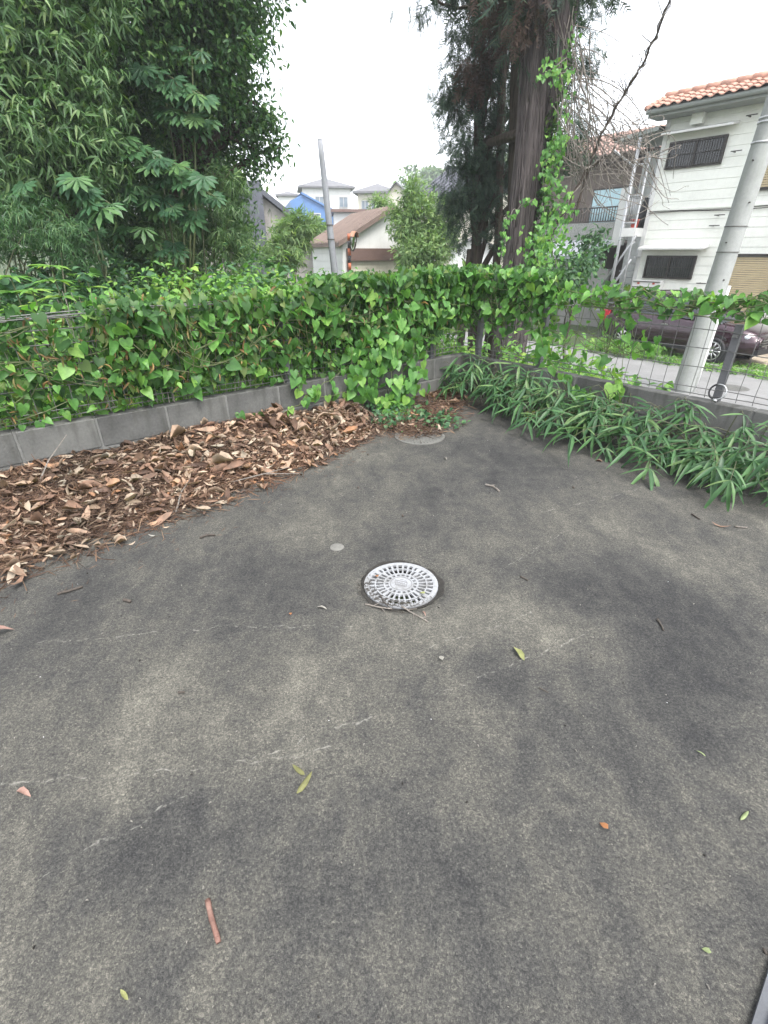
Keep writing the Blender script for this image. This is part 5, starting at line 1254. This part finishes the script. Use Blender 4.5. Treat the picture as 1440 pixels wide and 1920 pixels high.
# ---------------------------------------------------------------- vines on the fences
def vine(label, n_front, n_back, posf, size, mats=('vine', 'vine_shaded'), runners=6, dry=0, group=None):
    """posf(n, front) -> (n,3) leaf places and (n,3) outward direction"""
    P, out = posf(n_front, True); base = Vector(P.mean(0)); base.z = T; root = empty('climbing_vine', base, label, 'vine')
    def orient(m, out): return unit(out * .45 + np.array([0, 0, -.75]) + rng.normal(0, .55, (m, 3))), unit(out * .8 + np.array([0, 0, .75]) + rng.normal(0, .55, (m, 3)))
    s = size * (.32 + .72 * rng.random(n_front) ** 1.8)
    tp, nr = orient(n_front, out); leaf_objects(HEART, 'leaf', P, tp, nr, s, M[mats[0]], root)
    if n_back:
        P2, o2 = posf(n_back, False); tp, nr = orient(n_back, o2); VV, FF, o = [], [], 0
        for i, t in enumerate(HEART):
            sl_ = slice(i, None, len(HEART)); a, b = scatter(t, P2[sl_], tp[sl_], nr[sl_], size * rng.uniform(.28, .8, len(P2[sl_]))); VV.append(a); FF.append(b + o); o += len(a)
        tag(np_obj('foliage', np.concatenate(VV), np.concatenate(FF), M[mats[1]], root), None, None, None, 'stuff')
    if dry:
        P3, o3 = posf(dry, True); tp, nr = orient(dry, o3); a, b = scatter(t_dead(3), P3, tp, nr, size * rng.uniform(.3, .8, dry)); np_obj('dry_leaves', a, b, M['dry_vine'], root)['kind'] = 'stuff'
    Pr, _ = posf(runners * 6, True); mb = MB()
    for k in range(runners):
        q = Pr[rng.choice(len(Pr), 5, replace=False)]; q = q[np.argsort(q[:, 0])]; pts = [Vector(a) for a in q]; fine = []
        for i in range(4):
            for j in range(5): fine.append(pts[i].lerp(pts[i + 1], j / 5) + Vector((0, 0, -.05 * math.sin(j / 5 * math.pi))))
        mb.tube(fine, .0028, 4)
    mb.build('stem', M['stem'], root, True); return root
An, Vn, Un = np.array(K), np.array(V), np.array(U)
def onleft(u0, u1, zlo, zhi, thick=.12, topbias=1.0, zfun=None):
    def fn(n, front):
        u = rng.uniform(u0, u1, n); t = rng.random(n) ** topbias
        lo = np.full(n, zlo); hi = np.full(n, zhi) if zfun is None else zfun(u)
        z = lo + (hi - lo) * t; bulge = .04 + thick * np.sin(np.clip((z - T) / .75, 0, 1) * 2.6)
        v = (rng.uniform(.2, 1.0, n) * bulge if front else rng.uniform(-1.6, .45, n) * np.maximum(bulge, .08)) - .05
        top = z > hi - .12; v = np.where(top, rng.uniform(-.28, .12, n), v)
        P = An + np.outer(u, Un) + np.outer(v, Vn); P[:, 2] = z + rng.normal(0, .02, n); return P, np.tile(Vn, (n, 1)) * np.where(top, .35, 1)[:, None]
    return fn
def onright(v0, v1, zlo, zhi, thick=.10, topbias=1.0):
    def fn(n, front):
        v = rng.uniform(v0, v1, n); t = rng.random(n) ** topbias; z = zlo + (zhi - zlo) * t
        w = (rng.uniform(0, 1.0, n) if front else rng.uniform(-1.5, .4, n)) * thick
        P = An + np.outer(.05 - w, Un) + np.outer(v, Vn); P[:, 2] = z + rng.normal(0, .02, n); return P, np.tile(-Un, (n, 1))
    return fn
vine('vine smothering the left end of the fence, mixed with brown dry leaves', 280, 1700, onleft(-6.0, -3.1, T + .02, 1.02, .10, .78), .095, ('vine', 'vine_shaded'), 14, 420)
vine('vine with large heart leaves on the middle of the left fence', 300, 1700, onleft(-3.3, -1.7, T + .05, 1.05, .12, .66), .105, ('vine', 'vine_shaded'), 12, 200)
vine('thick mound of heart leaved vine on the fence left of the corner', 300, 2200, onleft(-1.8, -.35, T + .04, 1.14, .19, .62), .105, ('vine', 'vine_shaded'), 10, 40)
vine('vine mound over the far corner of the fence', 280, 1100, onleft(-.6, .35, T + .20, 1.17, .12, .5), .105, ('vine', 'vine_shaded'), 8, 20)
vine('dense vine on the right fence next to the corner', 280, 900, onright(-.1, .95, T + .25, 1.16, .12, .5), .105, ('vine', 'vine_shaded'), 8)
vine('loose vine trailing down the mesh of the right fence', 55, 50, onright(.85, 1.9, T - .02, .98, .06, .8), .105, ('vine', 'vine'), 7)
vine('thin vine running along the top wire of the right fence', 190, 260, onright(.9, 3.1, .90, 1.07, .10, .7), .085, ('vine', 'vine_shaded'), 10)
# dry stalks and small leaves woven through the mesh of the left fence
root = empty('weed_stalks', uv(-3, -.1, T), 'thin dry stalks with small leaves standing in the mesh of the left fence', 'weed'); P = []
mb = MB()
for k in range(150):
    u = random.uniform(-5.6, -.1); v_ = random.uniform(-.2, -.03); p = uv(u, v_, T + .005); e = p + Vector((random.uniform(-.12, .12), random.uniform(-.05, .05), random.uniform(.35, .75))); mdl = p.lerp(e, .5) + Vector((random.uniform(-.03, .03), 0, 0))
    mb.tube([p, mdl, e], [.0032, .0026, .0014], 4)
    for j in range(16): q = random.random(); P.append(p.lerp(e, .15 + .85 * q) + Vector((random.gauss(0, .035), random.gauss(0, .03), random.gauss(0, .02))))
mb.build('stalks', M['twig'], root); P = np.array(P); m = len(P)
a, b = scatter(t_broad(.28, .3, .3), P, rand_dirs(m, (0, -.3, -.3), .8), rand_dirs(m, (.3, -.4, .8), .5), rng.uniform(.02, .055, m)); np_obj('leaves', a, b, M['weed'], root)['kind'] = 'stuff'
root = empty('wire_bundle', uv(-4.5, -.03, .98), 'pale grey wires lying along the top of the left fence', 'wire')
for k in range(4): MB().tube([uv(-5.4 + 3.0 * i / 14, -.02 + .012 * k + .01 * math.sin(i * .8 + k), .975 + .012 * (k % 2) + .012 * math.sin(i * .55 + k * .7)) for i in range(15)], .003, 5).build('wire', M['wire'], root, True)

def trail(label, paths, n, size, spread=.05, out=(.3, -.9, .25)):
    """runners laid over given places, leaves hanging from them"""
    pts0 = [[Vector(p) for p in path] for path in paths]; root = empty('trailing_vine', pts0[0][0], label, 'vine'); P = []
    tot = sum(len(p) for p in pts0)
    for pts in pts0:
        fine = []
        for i in range(len(pts) - 1):
            for j in range(6): fine.append(pts[i].lerp(pts[i + 1], j / 6) + Vector((random.uniform(-1, 1), random.uniform(-1, 1), random.uniform(-1, 1))) * .008)
        fine.append(pts[-1]); MB().tube(fine, .003, 5).build('stem', M['stem'], root, True)
        for k in range(max(3, int(n * len(pts) / tot))):
            i = random.randrange(len(fine) - 1); P.append(fine[i].lerp(fine[i + 1], random.random()) + Vector((random.gauss(0, spread), random.gauss(0, spread * .6), random.gauss(0, spread))))
    P = np.array(P); P[:, 2] = np.maximum(P[:, 2], .02); m = len(P); low = P[:, 2] < .08
    tip = rand_dirs(m, (0, -.3, -1), .4); tip[low] = rand_dirs(low.sum(), (0, -1, -.1), .5); nr = rand_dirs(m, out, .35); nr[low] = rand_dirs(low.sum(), (0, -.3, 1), .2)
    leaf_objects(HEART, 'leaf', P, tip, nr, size * rng.uniform(.55, 1.15, m), M['vine'], root)
def wl(px, py, v=.06):                       # a pixel on a plane just in front of the left wall
    d = ray(px, py); n = V; t = ((K + V * v) - EYE).dot(n) / d.dot(n); return EYE + d * t
trail('vine runner looping down over the left block wall', [[wl(650, 690), wl(600, 725), wl(560, 758), wl(510, 785), wl(470, 792), wl(440, 775)], [wl(560, 700), wl(560, 735), wl(600, 745), wl(680, 730)]], 40, .095, .025)
trail('vine falling over the wall near the corner down to the far drain', [[wl(700, 600), wl(690, 660, .1), wl(700, 720, .12), wl(720, 770, .16)], [wl(740, 600), wl(745, 660, .12), wl(760, 720, .16), wl(760, 775, .22)], [wl(780, 610), wl(775, 670, .1), wl(790, 730, .2)], [wl(720, 640, .1), wl(735, 700, .14), wl(740, 760, .2), wl(735, 800, .3)], [wl(660, 650), wl(660, 700, .08), wl(690, 745, .1)]], 240, .098, .055)
def wr(px, py, w=-.05):
    d = ray(px, py); t = ((K + U * w) - EYE).dot(U) / d.dot(U); return EYE + d * t
trail('vine strand dropping over the right wall into the bamboo grass', [[wr(1010, 600), wr(1020, 660), wr(1050, 705), wr(1090, 740), wr(1120, 750)], [wr(1140, 690), wr(1160, 735), wr(1150, 760)]], 30, .12, .03, (-.75, -.6, .3))

# small creeper on the ground by the far drain
m = 420; c = [onz(x, y) for x, y in ((700, 790), (740, 795), (780, 790), (820, 790), (690, 770), (830, 800), (760, 775))]
P = np.array([np.array(c[i % 7]) for i in range(m)]) + rng.normal(0, 1, (m, 3)) * np.array([.09, .10, 0]) + np.array([0, 0, .02]); P[:, 2] += np.abs(rng.normal(0, .03, m))
v, f = scatter(t_broad(.42, .2, .2), P, rand_dirs(m, (0, -.6, .1), .7), rand_dirs(m, (0, -.2, 1), .3), rng.uniform(.025, .05, m))
tag(np_obj('ground_creeper', v, f, M['fatsia']), 'small round leaved creeper spreading around the far drain', kind='stuff')

# ---------------------------------------------------------------- bamboo grass along the right wall
spots_ = [(-.06, .10, 'nearest the far corner'), (-.12, .35, 'second from the far corner'), (-.10, .62, 'third from the far corner'), (-.16, .92, 'beside the yellowing plant'), (-.12, 1.22, 'below the trailing vine'), (-.20, 1.50, 'in the middle of the row'),
          (-.12, 1.80, 'just past the middle of the row'), (-.24, 2.05, 'reaching far out over the concrete'), (-.14, 2.32, 'below the rightmost fence post'), (-.26, 2.6, 'near the right edge'), (-.15, 2.85, 'under the wall end'), (-.32, 3.1, 'at the right frame edge')]
for k, (u, v_, wh) in enumerate(spots_):
    b = uv(u, v_, 0); root = empty('bamboo_grass', b, 'clump of long leaved bamboo grass ' + wh, 'bamboo grass', 'bamboo grass clumps along the right wall')
    P, tp, nr, sc = [], [], [], []; mb = MB(); nculm = random.randint(15, 26) if k > 2 else 12; far = (1.0 if k > 3 else .75) * random.uniform(.8, 1.2) * (1.15 if k > 6 else 1)
    for c in range(nculm):
        a = random.uniform(-1.15, 1.15); d = (-U * math.cos(a) + V * math.sin(a)); L = random.uniform(.10, .55) * far * (.75 if v_ < .5 else 1); hh = random.uniform(.12, .40) * (1.2 - .9 * L)
        st_ = b + V * random.uniform(-.17, .17) + U * random.uniform(-.08, .06); pts = []
        for i in range(7):
            q = i / 6; pts.append(st_ + d * L * q + Vector((0, 0, hh * math.sin(q * 2.25) + .02)))
        mb.tube(pts, [.0035, .0035, .003, .003, .0026, .0022, .0018], 5)
        nl = random.randint(5, 8); tilt = random.uniform(-.95, .25)
        for j in range(nl):
            p = pts[6] if j % 3 else pts[5]; an = 1.55 * (2 * j / (nl - 1) - 1) + random.uniform(-.15, .15); dd = Matrix.Rotation(an, 3, 'Z') @ d
            P.append(p); tp.append((dd + Vector((0, 0, tilt * math.cos(an) + random.uniform(-.25, .15)))).normalized()); nr.append((Vector((0, 0, 1)) + d * .3 + Vector((random.uniform(-.3, .3), random.uniform(-.3, .3), 0))).normalized()); sc.append(random.uniform(.11, .25) * (1 - .25 * abs(an) / 1.6))
    P = np.array(P); P[:, 2] = np.maximum(P[:, 2], .06)
    mb.build('culms', M['culm'], root, True)
    leaf_objects(SASA, 'leaf', P, np.array(tp), np.array(nr), np.array(sc), M['sasa'], root)
# yellowing seedling
b = onz(1012, 790); root = empty('seedling', b, 'small yellowing plant at the edge of the bamboo grass', 'plant'); mb = MB(); P = []
for k in range(22):
    e = b + Vector((random.gauss(0, .06), random.gauss(0, .05), random.uniform(.02, .10))); mb.tube([b, b.lerp(e, .6) + Vector((0, 0, .02)), e], .002, 4); P.append(e)
mb.build('stem', M['stem'], root); P = np.array(P); leaf_objects([t_broad(.33, .2, .3)], 'leaf', P, rand_dirs(22, (0, -.7, 0), .6), rand_dirs(22, (0, -.3, 1), .3), rng.uniform(.03, .055, 22), M['yellow'], root)

# ---------------------------------------------------------------- drift of dead leaves
def to_uv(px, py): p = onz(px, py) - K; return p.dot(U), p.dot(V)
bnd = sorted([to_uv(*q) for q in ((-160, 1130), (0, 1065), (110, 1025), (240, 985), (330, 950), (430, 918), (500, 893), (560, 868), (630, 838), (690, 812), (715, 790))])
bu = np.array([b[0] for b in bnd]); bv = np.array([b[1] for b in bnd])
def lit_w(u): return np.interp(u, bu, bv)
def lit_h(u, v):
    w = lit_w(u); t = np.clip(1 - v / np.maximum(w, .01), 0, 1); n = .5 + .5 * np.sin(u * 5.1 + 1.7 * np.sin(v * 9)) * np.cos(v * 11 + u * 3)
    hm = np.where(u < -2.2, .135, .085) * np.clip((w - .02) / .3, .25, 1.1); return hm * t ** .85 * (.75 + .4 * n) + .012 * t
u_ = np.linspace(bu[0], bu[-1], 150); t_ = np.linspace(0, 1.0, 26); UU, TT = np.meshgrid(u_, t_); VV_ = lit_w(UU) * TT * (1 - .06 * np.sin(UU * 17)); ZZ = lit_h(UU, VV_) + rng.normal(0, .006, UU.shape) * (TT < .95) - .012 * (TT > .98)
Pm = An + UU[..., None] * Un + VV_[..., None] * Vn; Pm[..., 2] = ZZ
i_ = np.arange(25)[:, None] * 150 + np.arange(149)[None]; fs = np.stack([i_, i_ + 1, i_ + 151, i_ + 150], -1).reshape(-1, 4)
M['mulch'] = mat_plain('needle_mulch', (.05, .033, .025), .95, .5, 25, .8, 60, dirt=(.085, .056, .042))
lr = empty('leaf_litter', uv(-3.0, .3, 0), 'long drift of brown dead leaves and cedar needles along the left wall', 'leaf litter')
np_obj('mulch', Pm.reshape(-1, 3), fs, M['mulch'], lr, True)
def litter(root, n_obj, n_stuff, n_need, sampler, size):
    for n, kind in ((n_obj, 'o'), (n_stuff, 's')):
        P, edge = sampler(n); tip = rand_dirs(n, (0, 0, 0), 1.0); tip[:, 2] *= .25; nr = rand_dirs(n, (0, 0, 1), .5); s = size * rng.uniform(.6, 1.3, n) * (1 if kind == 'o' else rng.uniform(.22, .65, n)); P[:, 2] += .024 if kind == 'o' else .018
        if kind == 'o': leaf_objects(DEADT, 'leaf', P, tip, nr, s, M['dead'], root)
        else:
            VV, FF, o = [], [], 0
            for i, t in enumerate(DEADT):
                sl_ = slice(i, None, 9); a, b = scatter(t, P[sl_], tip[sl_], nr[sl_], s[sl_]); VV.append(a); FF.append(b + o); o += len(a)
            np_obj('small_leaves', np.concatenate(VV), np.concatenate(FF), M['dead'], root)['kind'] = 'stuff'
    P, _ = sampler(n_need); a = rng.normal(0, 1, (n_need, 3)); a[:, 2] *= .3; P[:, 2] += rng.uniform(0, .014, n_need)
    tv = np.array([(-.009, -.5, 0), (.009, -.5, 0), (.035, 0, .03), (.0, .5, 0)]), np.array([(0, 1, 2), (0, 2, 3)])
    v, f = scatter(tv, P, a, rand_dirs(n_need, (0, 0, 1), .5), rng.uniform(.05, .14, n_need)); np_obj('needles', v, f, M['needle'], root)['kind'] = 'stuff'
def samp_left(n):
    u = rng.uniform(bu[0] + .1, bu[-1] - .05, n); t = np.where(rng.random(n) < .06, rng.uniform(1.0, 1.22, n), 1.03 * rng.random(n) ** .85); v = np.maximum(lit_w(u) * t * (1 + rng.normal(0, .035, n)), .01); z = np.where(t < 1, lit_h(u, v), .0)
    P = An + np.outer(u, Un) + np.outer(v, Vn); P[:, 2] = z; return P, t
litter(lr, 300, 2300, 24000, samp_left, .125)
cr = empty('leaf_litter', onz(830, 760), 'small patch of needles and dead leaves in the far corner', 'leaf litter')
cpts = [onz(*q) for q in ((800, 765), (830, 750), (770, 806), (800, 806), (750, 806), (850, 760), (815, 740), (845, 740), (790, 780), (830, 780), (750, 790), (810, 790), (770, 800))]
def samp_corner(n):
    P = np.array([np.array(cpts[i]) for i in rng.integers(0, len(cpts), n)]) + rng.normal(0, 1, (n, 3)) * np.array([.10, .11, 0]); q = P - An; u = np.minimum(q @ Un, -.02); v = np.maximum(q @ Vn, .02)
    P = An + np.outer(u, Un) + np.outer(v, Vn); P[:, 2] = rng.uniform(0, .025, n); return P, None
litter(cr, 40, 200, 4200, samp_corner, .08)
# a few twigs lying on the drift
for k, (a, b, lab) in enumerate((((60, 935), (125, 815), 'dry fern like twig sticking up against the left wall'), ((360, 845), (445, 812), 'thin dark twig leaning on the wall in the litter'), ((430, 905), (560, 888), 'long pale twig at the edge of the leaf drift'), ((330, 960), (352, 905), 'pale twig lying across the leaf drift'))):
    A, Bq = onz(*a, .05 if k < 2 else .015), (wl(*b, .03) if k < 2 else onz(*b, .02)); mdl = A.lerp(Bq, .5) + Vector((0, 0, .03)); root = empty('twig', A, lab, 'twig')
    MB().tube([A, mdl, Bq], [.005, .004, .002], 5).build('main_stem', M['twig'], root); MB().tube([mdl, mdl + (Bq - A) * .3 + Vector((.03, .02, .02))], [.003, .0015], 4).build('side_twig', M['twig'], root)

# ---------------------------------------------------------------- odds and ends on the concrete
def one_leaf(px, py, L, ang, tpl, mat, label, name='fallen_leaf', cat='leaf', z=.004, roll=0.0):
    p = onz(px, py); p.z = z; tv, tf = tpl; tv = tv - tv.mean(0); tv[:, 2] -= tv[:, 2].min()
    m_ = np_mesh(name, tv * np.array([.8, 1, 1]) * L * .85, tf); m_.materials.append(mat); o = bpy.data.objects.new(name, m_); COL.objects.link(o); o.location = p; o.rotation_euler = (roll, 0, R(ang)); return tag(o, label, cat)
def colmat(name, c): return mat_plain(name, c, .7, .35, 40, .2, 200)
ML = {'yg': colmat('yellow_green_leaf', (.23, .24, .10)), 'or': colmat('orange_leaf', (.27, .115, .045)), 'br': colmat('brown_leaf', (.15, .09, .06)), 'gn': colmat('green_leaf', (.17, .21, .095)), 'pl': colmat('pale_scrap', (.25, .24, .21)), 'pk': colmat('pinkish_leaf', (.25, .155, .125)), 'ol': colmat('olive_leaf', (.12, .12, .045))}
one_leaf(972, 1228, .085, 20, t_dead(21), ML['yg'], 'slender yellow green leaf right of the white drain')
one_leaf(1395, 1531, .05, -60, t_dead(22), ML['gn'], 'curled pale green leaf near the right edge')
one_leaf(1131, 1552, .028, 30, t_broad(.45, .2, .4), ML['or'], 'small bright orange leaf on the lower right concrete')
one_leaf(1323, 1785, .02, 60, t_broad(.4, .3, .3), ML['gn'], 'tiny pale green leaf scrap at lower right')
one_leaf(1313, 1414, .03, 40, t_dead(25), ML['gn'], 'small greenish leaf below the dark crack line')
one_leaf(572, 1470, .085, -30, t_dead(26), ML['ol'], 'long olive leaf of the pair left of centre'); one_leaf(560, 1446, .06, 50, t_dead(27), ML['ol'], 'short twisted olive leaf of the pair left of centre')
one_leaf(235, 1868, .032, 60, t_dead(28), ML['yg'], 'curled yellow brown leaf at lower left'); one_leaf(75, 1052, .05, 80, t_dead(29), ML['or'], 'orange leaf lying clear of the drift at left')
one_leaf(5, 1190, .09, -50, t_broad(.25, .3, .5), ML['pk'], 'pinkish dry leaf cut by the left frame edge'); one_leaf(45, 1490, .06, 70, t_dead(31), ML['pk'], 'curled reddish leaf on the left concrete')
one_leaf(1195, 867, .14, 80, t_dead(32), ML['br'], 'large brown leaf beside the bamboo grass'); one_leaf(1122, 866, .06, 70, t_dead(33), ML['br'], 'small brown leaf left of the large one by the bamboo grass'); one_leaf(1350, 988, .11, 65, t_dead(34), ML['br'], 'brown pointed leaf on the right concrete')
one_leaf(827, 1237, .035, 10, t_broad(.4, .3, .3), ML['pl'], 'grey papery leaf below the white drain'); one_leaf(603, 1142, .055, 75, t_dead(36), ML['pl'], 'pale triangular scrap left of the white drain'); one_leaf(545, 1153, .022, 20, t_broad(.4), ML['or'], 'tiny brown scrap left of the pale triangular one')
one_leaf(706, 1083, .035, 20, t_broad(.42, .2, .4), ML['or'], 'orange leaf lying on the white drain cover', z=.002); one_leaf(792, 1114, .03, 60, t_broad(.42, .2, .3), ML['yg'], 'yellow green leaf lying on the white drain cover', z=.002)
one_leaf(795, 1152, .035, 20, t_dead(38), ML['pk'], 'small pink leaf beside the twigs at the drain'); one_leaf(285, 1006, .05, 75, t_dead(39), ML['pl'], 'pale leaf scrap near the edge of the drift'); one_leaf(835, 862, .05, 30, t_dead(40), ML['pl'], 'pale scrap beyond the white drain')
one_leaf(7, 915, .14, 10, t_broad(.3, .4, .2), ML['pl'], 'white leaf standing at the left frame edge by the wall', z=.02, roll=.9)
def stick(name, pts, r, mat, label, side=0, cat='twig'):
    P = [onz(x, y) for x, y in pts]; P = [Vector((p.x, p.y, r * .9 + .0015)) for p in P]; root = empty(name, P[0], label, cat); n = len(P)
    fine = []
    for i in range(n - 1):
        for j in range(4): fine.append(P[i].lerp(P[i + 1], j / 4) + Vector((random.uniform(-1, 1), random.uniform(-1, 1), 0)) * r * (.12 if cat == 'stick' else .4))
    fine.append(P[-1]); MB().tube(fine, [r * (1 + .05 * math.sin(i * 2.1)) * (1 - (.35 if r < .006 else .08) * i / len(fine)) for i in range(len(fine))], 9).build('stem', mat, root, True)
    for k in range(side):
        p = fine[2 + k * 2 % max(1, len(fine) - 3)]; d = (P[-1] - P[0]) * .3; MB().tube([p, p + Vector((d.x * .6 - d.y * (-1) ** k * .7, d.y * .6 + d.x * (-1) ** k * .7, r * .8))], [r * .6, r * .25], 5).build('side_twig', mat, root)
    return root
M['redstick'] = mat_plain('red_brown_stick', (.17, .09, .07), .7, .5, 40, .5, 150, dirt=(.24, .165, .135)); M['darktwig'] = mat_plain('dark_twig', (.06, .05, .042), .8, .4, 40)
s_ = stick('stick', [(390, 1690), (398, 1728), (411, 1770)], .0062, M['redstick'], 'smooth red brown stick on the lower left concrete', 0, 'stick')
stick('twig', [(108, 1116), (130, 1110), (156, 1102)], .006, M['darktwig'], 'dark twig on the left concrete below the drift', 1)
stick('twig', [(232, 1127), (246, 1130)], .007, M['darktwig'], 'short stub of dark wood left of the drain'); stick('twig', [(910, 910), (925, 914), (936, 923)], .006, M['twig'], 'forked pale twig beyond the drain', 1)
stick('twig', [(1232, 1163), (1238, 1172), (1244, 1184)], .0045, M['darktwig'], 'thin brown twig right of the drain'); stick('twig', [(976, 1082), (990, 1090)], .004, M['darktwig'], 'small black twig right of the white drain')
stick('twig', [(375, 1010), (390, 1005), (404, 1005)], .006, M['darktwig'], 'dark crumbled twig in front of the drift', 2); stick('twig', [(1296, 965), (1312, 975)], .005, M['darktwig'], 'thin dark twig before the right bamboo grass'); stick('twig', [(1378, 989), (1400, 991)], .005, M['twig'], 'pale twig beside the brown pointed leaf')
stick('twig', [(335, 1300), (347, 1299)], .004, M['darktwig'], 'tiny brown twig in the pale worn patch'); stick('twig', [(1010, 1290), (1028, 1300)], .002, M['darktwig'], 'hair thin twig right of the yellow green leaf')
stick('twig', [(684, 1134), (715, 1141), (735, 1143)], .0035, M['twig'], 'reddish twig left of the drain rim', 2); stick('twig', [(752, 1138), (775, 1152), (803, 1168)], .0035, M['twig'], 'forked twig pointing away from the drain rim', 3)
stick('twig', [(712, 1115), (720, 1130), (736, 1145)], .0025, M['darktwig'], 'thin curved twig lying over the edge of the drain', 1)
for px, py, lab in ((755, 968, 'black seed pod beyond the white drain'), (672, 915, 'black seed near the edge of the drift'), (1433, 1785, 'black seed pod at the right frame edge'), (690, 853, 'black lump in front of the far drain'), (642, 850, 'black clod near the leaf drift end'), (1075, 915, 'tiny dark seed on the far concrete')):
    p = onz(px, py); p.z = .004; kk = .45 if py > 1500 else 1; tag(MB().lathe([(0, -.006 * kk), (.008 * kk, -.003 * kk), (.009 * kk, .002 * kk), (.005 * kk, .007 * kk), (0, .008 * kk)], p, 8, Matrix.Diagonal((.8, 1.6, 1))).build('seed', M['darktwig'], None, True), lab, 'seed')
p = onz(632, 1026); tag(MB().lathe([(.036, .0005), (.034, .003), (.02, .004), (0, .0045)], p, 14, Matrix.Diagonal((1, .95, 1))).build('cement_patch', mat_plain('pale_cement', (.14, .137, .125), .9, .2, 40, .3, 150), None, True), 'pale round cement patch left of the drain', 'patch')
# silt that has washed against the drain rim
m = 900; a = rng.normal(R(-105), .5, m); a2 = rng.normal(R(190), .3, m); a = np.where(rng.random(m) < .75, a, a2); rr = LR + rng.normal(-.002, .022, m)
P = np.stack([LID.x + rr * np.cos(a), LID.y + rr * np.sin(a), np.where(rr < LR, -.001, -.002 - .010 * np.clip((LR + .05 - rr) / .05, 0, 1))], -1)
v, f = scatter(DEADT[2], P, rand_dirs(m, (0, 0, 0), 1) * np.array([1, 1, .2]), rand_dirs(m, (0, 0, 1), .3), rng.uniform(.004, .012, m)); tag(np_obj('silt', v, f, mat_plain('grey_silt', (.075, .068, .058), .95, .5, 60)), 'dark crumbs and silt caught on the drain rim', kind='stuff')
# crumbs and grit strewn over the slab
n = 2600; xx = rng.uniform(-2.6, 2.6, n); yy = rng.uniform(.15, 5.2, n); du = (xx - K.x) * U.x + (yy - K.y) * U.y; dv = (xx - K.x) * V.x + (yy - K.y) * V.y; ok = (du < -.05) & (dv > .05) & (np.hypot(xx - LID.x, yy - LID.y) > LR + .06)
P = np.stack([xx, yy, np.full(n, .0015)], -1)[ok]; n = len(P); near = rng.random(n) < .5
for nm, mt_, lab, sel in (('grit', mat_plain('dark_grit', (.022, .019, .016), .9, .5, 60), 'dark crumbs strewn over the concrete', near), ('pale_grit', mat_plain('pale_grit', (.20, .19, .17), .9, .4, 60), 'pale stone chips strewn over the concrete', ~near)):
    q = P[sel]; m = len(q); v, f = scatter(DEADT[4], q, rand_dirs(m, (0, 0, 0), 1) * np.array([1, 1, .1]), rand_dirs(m, (0, 0, 1), .25), .003 + .007 * rng.random(m) ** 3); tag(np_obj(nm, v, f, mt_), lab, kind='stuff')
# needles and leaf bits blown out from the drift
n = 900; u = rng.uniform(bu[0] + .1, bu[-1], n); t = 1 + np.abs(rng.normal(0, .22, n)); vv = lit_w(u) * t; P = An + np.outer(u, Un) + np.outer(vv, Vn); P[:, 2] = .003
tv = np.array([(-.02, -.5, 0), (.02, -.5, 0), (.04, 0, .03), (.0, .5, 0)]), np.array([(0, 1, 2), (0, 2, 3)]); a = rng.normal(0, 1, (n, 3)); a[:, 2] *= .05
v, f = scatter(tv, P, a, rand_dirs(n, (0, 0, 1), .2), rng.uniform(.015, .05, n)); tag(np_obj('blown_needles', v, f, M['needle']), 'loose needles scattered in front of the leaf drift', kind='stuff')
# mat at the lower right corner
M['mat'] = mat_plain('dark_grey_rubber', (.085, .09, .10), .6, .2, 10, .2, 120); M['bluepad'] = mat_plain('blue_pad', (.07, .13, .33), .5, .15, 8, .1, 100)
q0, q1 = onz(1440, 1815), onz(1405, 1925); d = (q1 - q0).normalized(); nrm = Vector((-d.y, d.x, 0)); nrm = nrm if nrm.x > 0 else -nrm
root = empty('rubber_mat', q0, 'dark grey mat with a blue pad cut by the lower right corner', 'mat'); rotm = Matrix((d, nrm, Vector((0, 0, 1)))).transposed()
def rbox(c, sx, sy, sz, bev, name, mat):
    bm = bmesh.new(); bmesh.ops.create_cube(bm, size=1)
    for vv in bm.verts: vv.co = Vector((vv.co.x * sx, vv.co.y * sy, vv.co.z * sz))
    bmesh.ops.bevel(bm, geom=[e for e in bm.edges if abs(e.verts[0].co.z - e.verts[1].co.z) > sz * .5], offset=bev, segments=4, affect='EDGES'); bmesh.ops.transform(bm, matrix=Matrix.Translation(c - q0) @ rotm.to_4x4(), verts=bm.verts)
    me = bpy.data.meshes.new(name); bm.to_mesh(me); bm.free(); me.materials.append(mat); ob = bpy.data.objects.new(name, me); COL.objects.link(ob); ob.parent = root
rbox(q0 + d * .25 + nrm * .2 + Vector((0, 0, .006)), .6, .4, .012, .01, 'base', M['mat']); rbox(q0 + d * .29 + nrm * .172 + Vector((0, 0, .016)), .46, .30, .016, .02, 'pad', M['bluepad'])
for o in list(bpy.data.objects):
    if '_o' in o: del o['_o']

# ---------------------------------------------------------------- thin haze volume, added to lift the trees and fade far things
g = NG('added_haze'); pv = g.n('ShaderNodeVolumePrincipled'); pv.inputs['Color'].default_value = (.93, .96, 1, 1); pv.inputs['Density'].default_value = .0020; pv.inputs['Anisotropy'].default_value = .2
g.t.nodes.remove(g.b); g.lk(pv.outputs[0], g.out.inputs['Volume'])
tag(MB().box((0, 80, 19), (326, 248, 44), None).build('haze', g.m), 'thin pale haze added over the whole scene', kind='stuff')
